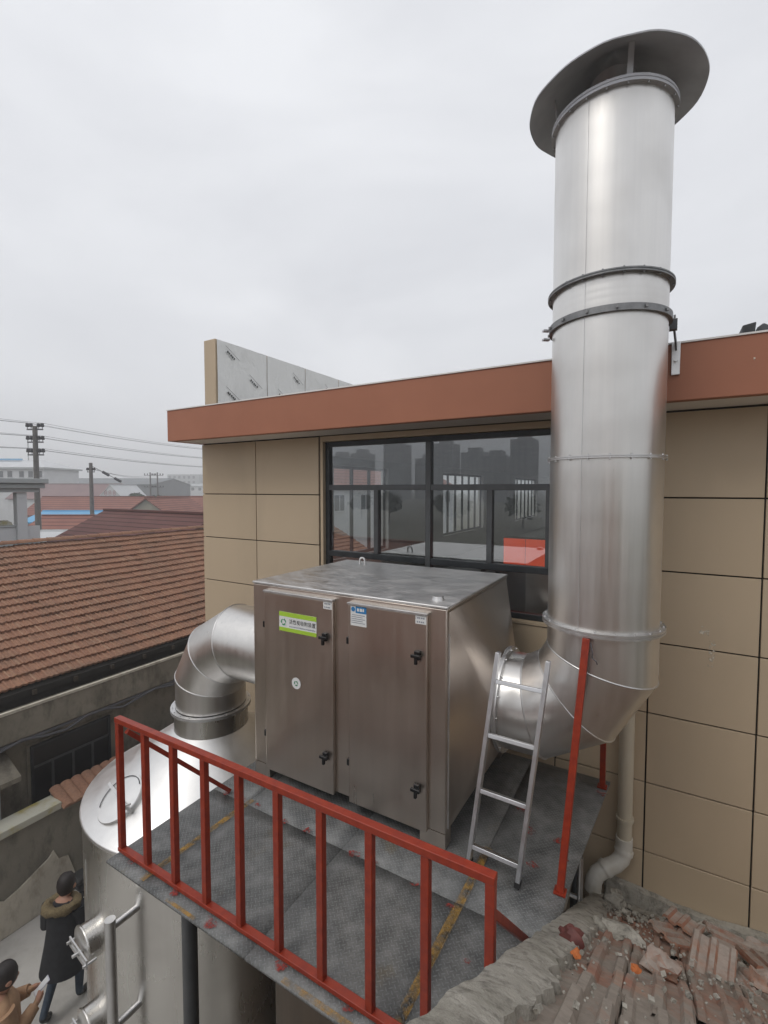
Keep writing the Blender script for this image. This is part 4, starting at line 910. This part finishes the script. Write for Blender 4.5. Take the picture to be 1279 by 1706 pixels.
# second person, seen from above, reading a phone
J2 = {k: list(v) for k, v in J.items()}
J2['anL'][0] = (-.11, -.02, .09); J2['toL'][0] = (-.12, .10, .04); J2['tipL'][0] = (-.13, .17, .038); J2['knL'][0] = (-.11, .02, .50)
J2['anR'][0] = (.11, -.02, .09); J2['toR'][0] = (.12, .10, .04); J2['tipR'][0] = (.13, .17, .038); J2['knR'][0] = (.11, .02, .50)
J2['hipR'][0] = (.10, 0, .88); J2['hipL'][0] = (-.10, 0, .88)
for s_, q in (('L', -1), ('R', 1)):
    J2['el' + s_][0] = (.27 * q, .08, 1.14); J2['wr' + s_][0] = (.13 * q, .30, 1.22); J2['pa' + s_][0] = (.085 * q, .36, 1.25)
    for i, f in enumerate(('f1', 'f2', 'f3')): J2[f + s_][0] = (.06 * q, .40, 1.28 - .02 * i)
    J2['th' + s_][0] = (.04 * q, .36, 1.30)
def mf2(c):
    if c.z > 1.50: return 3
    if c.y > .33 and c.z > 1.0: return 3
    if c.z > .75: return 0
    return 2 if c.z < .10 else 1
p2 = skin_body('person', {k: tuple(v) for k, v in J2.items()}, E, (-6.09, 2.08, .014), -12, ('tan_coat', 'jeans', 'shoe', 'skin'), mf2, '')
tag(p2, 'person with short dark hair in a tan hooded jacket looking at a phone', 'person')
localpart(ell_rings([(0, .02, 1.48, .10, .09), (0, .02, 1.44, .18, .14), (0, .02, 1.36, .235, .175), (0, .01, 1.15, .24, .19), (0, .0, .95, .245, .20), (0, 0, .80, .25, .205), (0, 0, .798, .2, .16)], 28, .004), 'jacket', 'tan_coat', p2)
for e_ in 'LR': localpart(MB().tube([Vector(J2['sh' + e_][0]) + Vector((0, 0, .02)), Vector(J2['sh' + e_][0]).lerp(Vector(J2['el' + e_][0]), .5), Vector(J2['el' + e_][0]), Vector(J2['el' + e_][0]).lerp(Vector(J2['wr' + e_][0]), .5), Vector(J2['wr' + e_][0])], [.105, .098, .09, .075, .06], 16), 'sleeve', 'tan_coat', p2)
hdm = MB().tube([Vector((.13 * math.cos(a), -.05 + .10 * math.sin(a), 1.455)) for a in [R(170 + 200 * k / 14) for k in range(15)]], [.03 + .045 * math.sin(math.pi * k / 14) for k in range(15)], 12)
localpart(hdm, 'hood', 'tan_coat', p2)
h2 = localpart(hr, 'hair', 'hair', p2)
for q in (-1, 1): localpart(MB().lathe([(.004, -.012), (.026, -.010), (.03, 0), (.022, .012), (.004, .014)], (.10 * q, .09, 1.635), 12, Matrix.Rotation(R(90), 4, 'Y')), 'ear', 'skin', p2)
ph = thing('mobile_phone', 'white mobile phone held up by the person in tan', 'phone', (-6.01, 2.47, 1.25))
Mp = Matrix.Translation((-6.01, 2.47, 1.30)) @ Matrix.Rotation(R(-12), 4, 'Z') @ Matrix.Rotation(R(35), 4, 'X')
MB().obox(Mp, -.042, .042, -.085, .085, -.005, .004).build('case', 'phone_case', ph, bev=.003); MB().obox(Mp, -.038, .038, -.078, .078, .0045, .0055).build('screen', 'label_white', ph)
# parked scooter mostly hidden behind the tank
sc_ = thing('parked_scooter', 'dark scooter parked by the yard wall behind the tank', 'scooter', (-7.95, 4.45, .012))
for y in (3.95, 5.10):
    MB().lathe([(.17, -.04), (.23, -.045), (.25, 0), (.23, .045), (.17, .04)], (-7.95, y, .262), 28, Mx).build('wheel', 'rubber', sc_, smooth=50)
    MB().lathe([(.02, -.03), (.165, -.03), (.165, .03), (.02, .03)], (-7.95, y, .262), 20, Mx).build('rim', 'steel_flange', sc_)
MB().prism([(-8.05, 3.8, .55), (-8.05, 4.5, .50), (-8.05, 4.65, .26), (-8.05, 5.0, .30), (-8.05, 5.06, .9), (-8.05, 4.95, .95), (-8.05, 4.75, .42), (-8.05, 4.55, .62), (-8.05, 3.75, .72)], (.2, 0, 0)).build('body', 'black_coat', sc_, bev=.03)
MB().box(-8.08, -7.82, 3.75, 4.5, .70, .80).build('seat', 'rubber', sc_, bev=.04); MB().cyl((-7.95, 5.1, .27), (-7.95, 4.93, 1.0), .03, 10).build('fork', 'steel_flange', sc_)
MB().tube([(-8.28, 4.78, 1.02), (-8.1, 4.92, 1.04), (-7.8, 4.92, 1.04), (-7.62, 4.78, 1.02)], .018, 8).build('handlebar', 'wire_dark', sc_)
for x in (-8.2, -7.7): MB().cyl((x, 4.9, 1.04), (x, 4.88, 1.2), .008, 6).box(x - .06, x + .06, 4.87, 4.89, 1.18, 1.26).build('mirror', 'steel_flange', sc_)
MB().prism([(-8.12, 5.05, .85), (-7.78, 5.05, .85), (-7.85, 5.0, 1.3), (-8.05, 5.0, 1.3)], (0, .01, 0)).build('windscreen', 'label_white', sc_)

# ================================================================== BACKGROUND TOWN
CYAW = 30.45
def house(name, label, cat, c, w, dpt, ze, zr, rot, wm, rm, gable_front=False, wins=0, group=None, overhang=.3):
    """gabled house, local x along the ridge"""
    t = thing(name, label, cat, (c[0], c[1], 0), group); t.rotation_euler = (0, 0, R(rot)); h = dpt / 2
    def lp_(m, nm, mat): return localpart(m, nm, mat, t, 30)
    lp_(MB().prism([(-w / 2, -h, 0), (-w / 2, -h, ze), (-w / 2, 0, zr - .12), (-w / 2, h, ze), (-w / 2, h, 0)], (w, 0, 0)), 'wall', wm)
    o = overhang; k = (zr - ze) / h
    lp_(MB().prism([(-w / 2 - o, -h - o, ze - o * k), (-w / 2 - o, 0, zr), (-w / 2 - o, h + o, ze - o * k), (-w / 2 - o, h + o, ze - o * k - .12), (-w / 2 - o, 0, zr - .12), (-w / 2 - o, -h - o, ze - o * k - .12)], (w + 2 * o, 0, 0)), 'roof', rm)
    lp_(MB().box(-w / 2 - o, w / 2 + o, -.12, .12, zr - .03, zr + .09), 'ridge', rm)
    for q in range(wins):
        x = -w / 2 + w * (q + .5) / wins
        wv = lp_(MB().box(x - .55, x + .55, -h - .05, -h - .005, ze - 1.9, ze - .7), 'window', 'far_win'); localpart(MB().box(x - .03, x + .03, -h - .07, -h - .052, ze - 1.9, ze - .7).box(x - .62, x + .62, -h - .10, -h - .052, ze - 2.0, ze - 1.9), 'window_frame', 'far_white', wv)
    return t
# pavilion with roof terrace on the neighbouring house
pv = thing('terrace_house', 'pale grey flat-roofed house with a columned roof terrace behind the tile ridge', 'house', (-25, 6, 0))
MB().box(-30, -22.75, 1, 9.9, 0, 4.75).build('wall', 'far_grey', pv)
MB().box(-30.1, -22.35, .9, 9.98, 7.02, 7.22).build('roof_slab', 'far_grey', pv, bev=.02); MB().box(-30.2, -22.2, .8, 10.05, 7.224, 7.42).build('roof_edge', 'far_grey', pv, bev=.02); MB().box(-30, -22.5, 1.0, 9.8, 6.86, 7.016).build('beam', 'far_grey', pv)
for y in (9.05, 6.5, 4.0): MB().box(-22.95, -22.62, y, y + .36, 4.76, 6.85).build('column', 'far_white', pv, bev=.01)
MB().box(-22.85, -22.75, 1, 9.04, 4.76, 5.45).box(-22.84, -22.74, 9.45, 9.9, 4.76, 5.45).build('parapet', 'far_white', pv); MB().box(-22.9, -22.7, 1, 9.04, 5.452, 5.52).build('handrail', 'far_grey', pv)
MB().box(-26.2, -26, 1, 9.3, 4.76, 6.85).build('back_wall', 'far_tan', pv)
for k in range(5): MB().lathe([(.01, .3), (.25, .22), (.35, 0)], (-23.6 - .15 * (k % 2), 7.0 + .48 * k, 5.50 - .1), 10).jitter(.08, 3).build('sack', 'moss_coping', pv)
house('metal_roof_shed', 'shed with a dark red ribbed metal roof just beyond the tile ridge', 'shed', (-22.0, 14.73), 8.4, 9.0, 3.6, 5.83, 0, 'far_tan', 'metal_red')
house('flat_white_shed', 'low shed with a pale sheet roof behind the terrace house', 'shed', (-33.4, 15.4), 4.0, 3.0, 4.0, 4.3, CYAW, 'far_grey', 'far_white')
house('red_cottage', 'low red tiled cottage in front of the blue roof', 'house', (-42.2, 21.5), 6.0, 7.0, 3.3, 4.75, CYAW, 'far_tan', 'far_red')
house('blue_roof_shed', 'shed with a bright blue sheet roof between red roofs', 'shed', (-49.6, 25.5), 7.5, 6.0, 4.0, 4.80, CYAW, 'far_white', 'far_blue', wins=2)
house('red_row_house', 'long red tiled row house behind the blue roof', 'house', (-63.5, 34.5), 14, 8, 3.9, 5.97, CYAW, 'far_tan', 'far_red', wins=4)
house('gable_house', 'red roofed house showing its pale gable end beside the row house', 'house', (-52.6, 37.0), 9, 6.6, 3.7, 5.95, CYAW + 84, 'far_tan', 'far_red')
house('red_row_house', 'red tiled row house behind the one with the pale gable', 'house', (-56, 46.5), 15, 8, 3.8, 5.9, CYAW + 4, 'far_tan', 'far_red', wins=3)
house('dull_red_warehouse', 'long warehouse with a faded dull red roof', 'warehouse', (-101, 50), 19, 9, 5.3, 7.95, CYAW, 'far_white', 'far_shed_roof')
wgt = house('white_gable_house', 'white gable wall painted with dark red rings in front of the grey shed', 'house', (-88.0, 52.5), 9, 4.6, 5.3, 7.75, CYAW + 90, 'far_white', 'far_white', overhang=.1)
for q in range(3):
    for zz in (6.05, 6.45):
        m = MB(); m.tube([Vector((-4.53, -.75 + .75 * q + .22 * math.cos(a), zz + .2 * math.sin(a))) for a in [2 * math.pi * k / 16 for k in range(16)]], .035, 5, closed=True); localpart(m, 'painted_ring', 'ink_red', wgt)
house('grey_shed', 'long dark grey industrial shed in the distance', 'shed', (-144, 84), 34, 26, 8.3, 10.1, CYAW, 'far_shed', 'far_shed', wins=0)
wb = thing('white_workshop', 'white two-storey building with a shallow hipped roof on the skyline', 'building', (-127, 53, 0)); wb.rotation_euler = (0, 0, R(CYAW))
localpart(MB().box(-16, 7.5, -5, 7, 0, 11.4), 'wall', 'far_white', wb); localpart(MB().box(-16.6, 8.1, -5.6, 7.6, 11.4, 11.75), 'cornice', 'far_grey', wb)
localpart(MB().prism([(-16.6, -5.6, 11.76), (8.1, -5.6, 11.76), (3, 1, 13.7), (-12, 1, 13.7)], (0, 0, .01)).prism([(8.1, -5.6, 11.76), (8.1, 7.6, 11.76), (3, 1, 13.7)], (0, 0, .01)), 'roof', 'far_white', wb)
localpart(MB().box(-12.5, -1, -.5, .2, 13.6, 13.95), 'ridge', 'far_blue', wb); localpart(MB().cyl((.5, 0, 13.5), (.5, 0, 17.6), .12, 8), 'mast', 'far_grey', wb)
for q in range(8):
    x = -8 + 2.0 * q + (.6 if q > 4 else 0)
    wv = localpart(MB().box(x - .5, x + .5, -5.06, -5.01, 9.6, 10.9), 'window', 'far_win', wb); localpart(MB().box(x - .62, x + .62, -5.12, -5.062, 9.45, 9.58), 'window_frame', 'far_grey', wv)
localpart(MB().box(-16, 7.6, -5.3, -5.01, 8.7, 9.0), 'string_course', 'far_grey', wb)
house('far_white_block', 'distant long white block with small windows near the building corner', 'building', (-178, 134), 42, 9, 8.2, 9.2, CYAW, 'far_white', 'far_grey', wins=14)
for i, (x, y, w, h) in enumerate(((-262, 198, 20, 16), (-285, 170, 26, 13), (-240, 215, 14, 19))):
    t = thing('far_block', ('wide hazy apartment block beyond the white block', 'low hazy block on the skyline above the grey shed', 'narrow hazy tower just left of the tan wall')[i], 'building', (x, y, 0)); t.rotation_euler = (0, 0, R(CYAW))
    localpart(MB().box(-w / 2, w / 2, -6, 6, 0, h), 'wall', 'far_grey', t)
    for q in range(int(w / 3)):
        for k in range(3): localpart(MB().box(-w / 2 + 1.5 + 3 * q - .7, -w / 2 + 1.5 + 3 * q + .7, -6.1, -6.01, h - 2.6 - 3.2 * k, h - 1 - 3.2 * k), 'window', 'far_win', t)
def bush(name, label, c, rx, rzv, n, seed, trunk=0, group=None, leaf=.35):
    t = thing(name, label, 'tree' if trunk else 'bush', c, group); rr = random.Random(seed); m = MB(); c = Vector(c)
    for k in range(n):
        p = Vector((rr.gauss(0, 1), rr.gauss(0, 1), rr.gauss(0, 1))).normalized() * (rr.random() ** .4); p = Vector((p.x * rx, p.y * rx, p.z * rzv)) * (.75 + .4 * mnoise.noise(p * 2 + Vector((seed, 0, 0)))) + c + Vector((0, 0, trunk + rzv * .9))
        a = Vector((rr.gauss(0, 1), rr.gauss(0, 1), rr.gauss(0, 1))).normalized() * leaf; b = a.orthogonal().normalized() * leaf * .6
        m.add([p - a, p + b, p + a, p - b], [(0, 1, 2, 3)])
    m.build('crown', 'leaf', t, smooth=0)
    MB().tube([c, c + Vector((.1, .05, trunk + rzv * .6)), c + Vector((.2, 0, trunk + rzv * 1.2))], [max(.08, .05 * rx), max(.05, .035 * rx), .02], 8).build('trunk', 'bark', t)
bush('garden_bush', 'dark bush in front of the grey shed by the white gable', (-82.5, 51.5, 4.6), 1.6, .9, 300, 1); bush('garden_bush', 'pale green bush between the pale gable and the lattice poles', (-78.5, 53.5, 4.4), 2.2, .8, 300, 2)
bush('garden_bush', 'low bush line below the distant white block', (-72, 62, 4.0), 2.6, .9, 300, 3)
# utility poles and wires
def pole(label, c, top, arms, span, yaw=CYAW, rr=.16, ins=True):
    t = thing('utility_pole', label, 'pole', (c[0], c[1], 0), 'utility poles across the town'); c0 = Vector((c[0], c[1], 0))
    MB().tube([c0, c0 + Vector((0, 0, top))], [rr * 1.25, rr * .85], 12).build('shaft', 'pole_concrete', t, smooth=50)
    u = Vector((math.cos(R(yaw)), math.sin(R(yaw)), 0)); pts = []
    for z in arms:
        a = MB().bar(c0 + Vector((0, 0, z)) - u * span, c0 + Vector((0, 0, z)) + u * span, .08, .08).build('cross_arm', 'wire_dark', t)
        for k in (-1, -.5, .5, 1):
            q = c0 + Vector((0, 0, z + .04)) + u * span * k * .95
            MB().cyl(q, q + Vector((0, 0, .14)), .02, 6).build('pin', 'wire_dark', a); MB().lathe([(.01, .10), (.10, .12), (.115, .2), (.09, .26), (.10, .33), (.01, .36)], q, 10).build('insulator', 'insulator', a, smooth=50); pts.append(q + Vector((0, 0, .36)))
    return pts
pA = pole('concrete pole with three insulator cross arms rising above the terrace house', (-34.36, 14.87), 10.96, (10.75, 9.95, 9.15), .50)
pB = pole('shorter concrete pole standing by the blue roof', (-46.88, 24.84), 9.45, (8.6,), .35, rr=.18)
pC = pole('concrete pole standing behind the tan building and carrying the wires on', (-44.92, 43.51), 11.6, (11.2, 10.2, 9.2), .6)
pD = pole('concrete pole standing behind the terrace house roof slab', (-31.4, 6.2), 10.9, (10.7, 9.9, 9.1), .5)
for i, (x, y) in enumerate(((-83.99, 55.32), (-82.81, 56.01))): pole(('thin far pole in front of the grey shed, of a close pair', 'thin far pole of the close pair, nearer the tan corner')[i], (x, y), 10.1, (9.5, 7.2), 1.1, rr=.14)
def wire(a, b, sag, label, rr=.013):
    a, b = Vector(a), Vector(b); m = MB().tube([a.lerp(b, k / 16) - Vector((0, 0, sag * 4 * (k / 16) * (1 - k / 16))) for k in range(17)], rr, 5)
    solo(m, 'power_line', 'wire_dark', label, 'cable', 'overhead power lines', smooth=60)
for i in range(3):
    for k in (0, 1, 3):
        nm = ('top', 'middle', 'bottom')[i]; kk = ('outer', 'second', '', 'inner')[k]
        wire(pA[i * 4 + k], pC[i * 4 + k], .35, f'{kk} wire from the {nm} cross arm of the tall pole towards the tan corner', .010)
        wire(pD[i * 4 + k], pA[i * 4 + k], .12, f'{kk} wire on the {nm} cross arm leaving the tall pole over the terrace house', .009)
for k in range(2): wire(pB[k], (-84, 55.3, 9.6 - .3 * k), .5, ('upper', 'lower')[k] + ' thin wire from the shorter pole to the far pair of poles', .018)
for k in range(2): 
    o = thing('strain_insulator', ('strain insulator beside the top of the shorter pole', 'strain insulator lower on the wire from the shorter pole')[k], 'insulator', (-45.9 + 1.0 * k, 25.4 + .55 * k, 8.6 - .6 * k))
    MB().tube([Vector(o.location) + Vector((0, 0, .0)), Vector(o.location) + Vector((.5, .28, -.32))], [.13, .13], 10).build('disc_string', 'insulator', o); MB().tube([Vector(o.location) + Vector((-.9, -.5, .55)), Vector(o.location)], .025, 6).build('link', 'wire_dark', o)
# houses beyond the hall's side windows
house('white_villa', 'cream two-storey villa seen through the hall windows', 'house', (-25, 32), 13, 7, 7.2, 9.6, 84, 'far_white', 'far_red', wins=4)
house('white_villa', 'cream villa with shuttered windows farther behind the hall', 'house', (-26, 46), 13, 9, 7.4, 9.8, 88, 'far_white', 'far_red', wins=4)
# what the glass and the steel mirror: town behind the viewer
rng = random.Random(31)
towerspec = [(-205 + i * 17.5 + rng.uniform(-4, 4), -265 + rng.uniform(-25, 25), rng.uniform(11, 17), rng.uniform(22, 36)) for i in range(12)]
for i, (x, y, w, h) in enumerate(towerspec):
    t = thing('apartment_tower', 'grey apartment tower mirrored in the window glass', 'building', (x, y, 0), 'apartment towers mirrored in the glass')
    MB().box(x - w / 2, x + w / 2, y - 7, y + 7, 0, h).box(x - w / 4, x + w / 4, y - 4, y + 4, h + .01, h + 3).build('wall', 'tower', t)
    fm = MB()
    for q in range(int(w / 3)): MB().box(x - w / 2 + 1 + 3 * q, x - w / 2 + 2.4 + 3 * q, y + 7.01, y + 7.3, 4, h - 1).build('window_strip', 'far_win', t)
for i in range(9): bush('street_tree', 'leafy street tree mirrored in the window glass', (-88 + i * 9.5 + rng.uniform(-2, 2), -78 + rng.uniform(-8, 8), 0), 3.6, 2.8, 420, 40 + i, 1.6, 'street trees mirrored in the glass', .6)
house('mirrored_workshop', 'unseen brown workshop added behind the viewer for the cabinet to mirror', 'house', (-9, -12), 16, 9, 2.7, 4.3, 4, 'old_cement', 'tile_far')  # unseen building put in to give the cabinet front its brown reflection
house('tiled_store', 'low tiled store behind the viewer mirrored in the steel', 'house', (-24, -16), 11, 9, 2.8, 4.4, 10, 'old_cement', 'tile_far')

# ================================================================== HAZE
hz = MB().box(-1010, 1010, -1010, 1010, -1.0, 45.0)
ho = hz.build('haze', 'ink', None, smooth=0); ho['kind'] = 'stuff'
hm = bpy.data.materials.new('haze_air'); hm.use_nodes = True; hn = hm.node_tree; hn.nodes.clear()
ho_ = hn.nodes.new('ShaderNodeOutputMaterial'); pvn = hn.nodes.new('ShaderNodeVolumePrincipled'); pvn.inputs['Color'].default_value = (.97, .98, 1, 1); pvn.inputs['Density'].default_value = .0026; pvn.inputs['Anisotropy'].default_value = .2
hn.links.new(pvn.outputs[0], ho_.inputs['Volume']); ho.data.materials.clear(); ho.data.materials.append(hm)
S.cycles.volume_bounces = 3
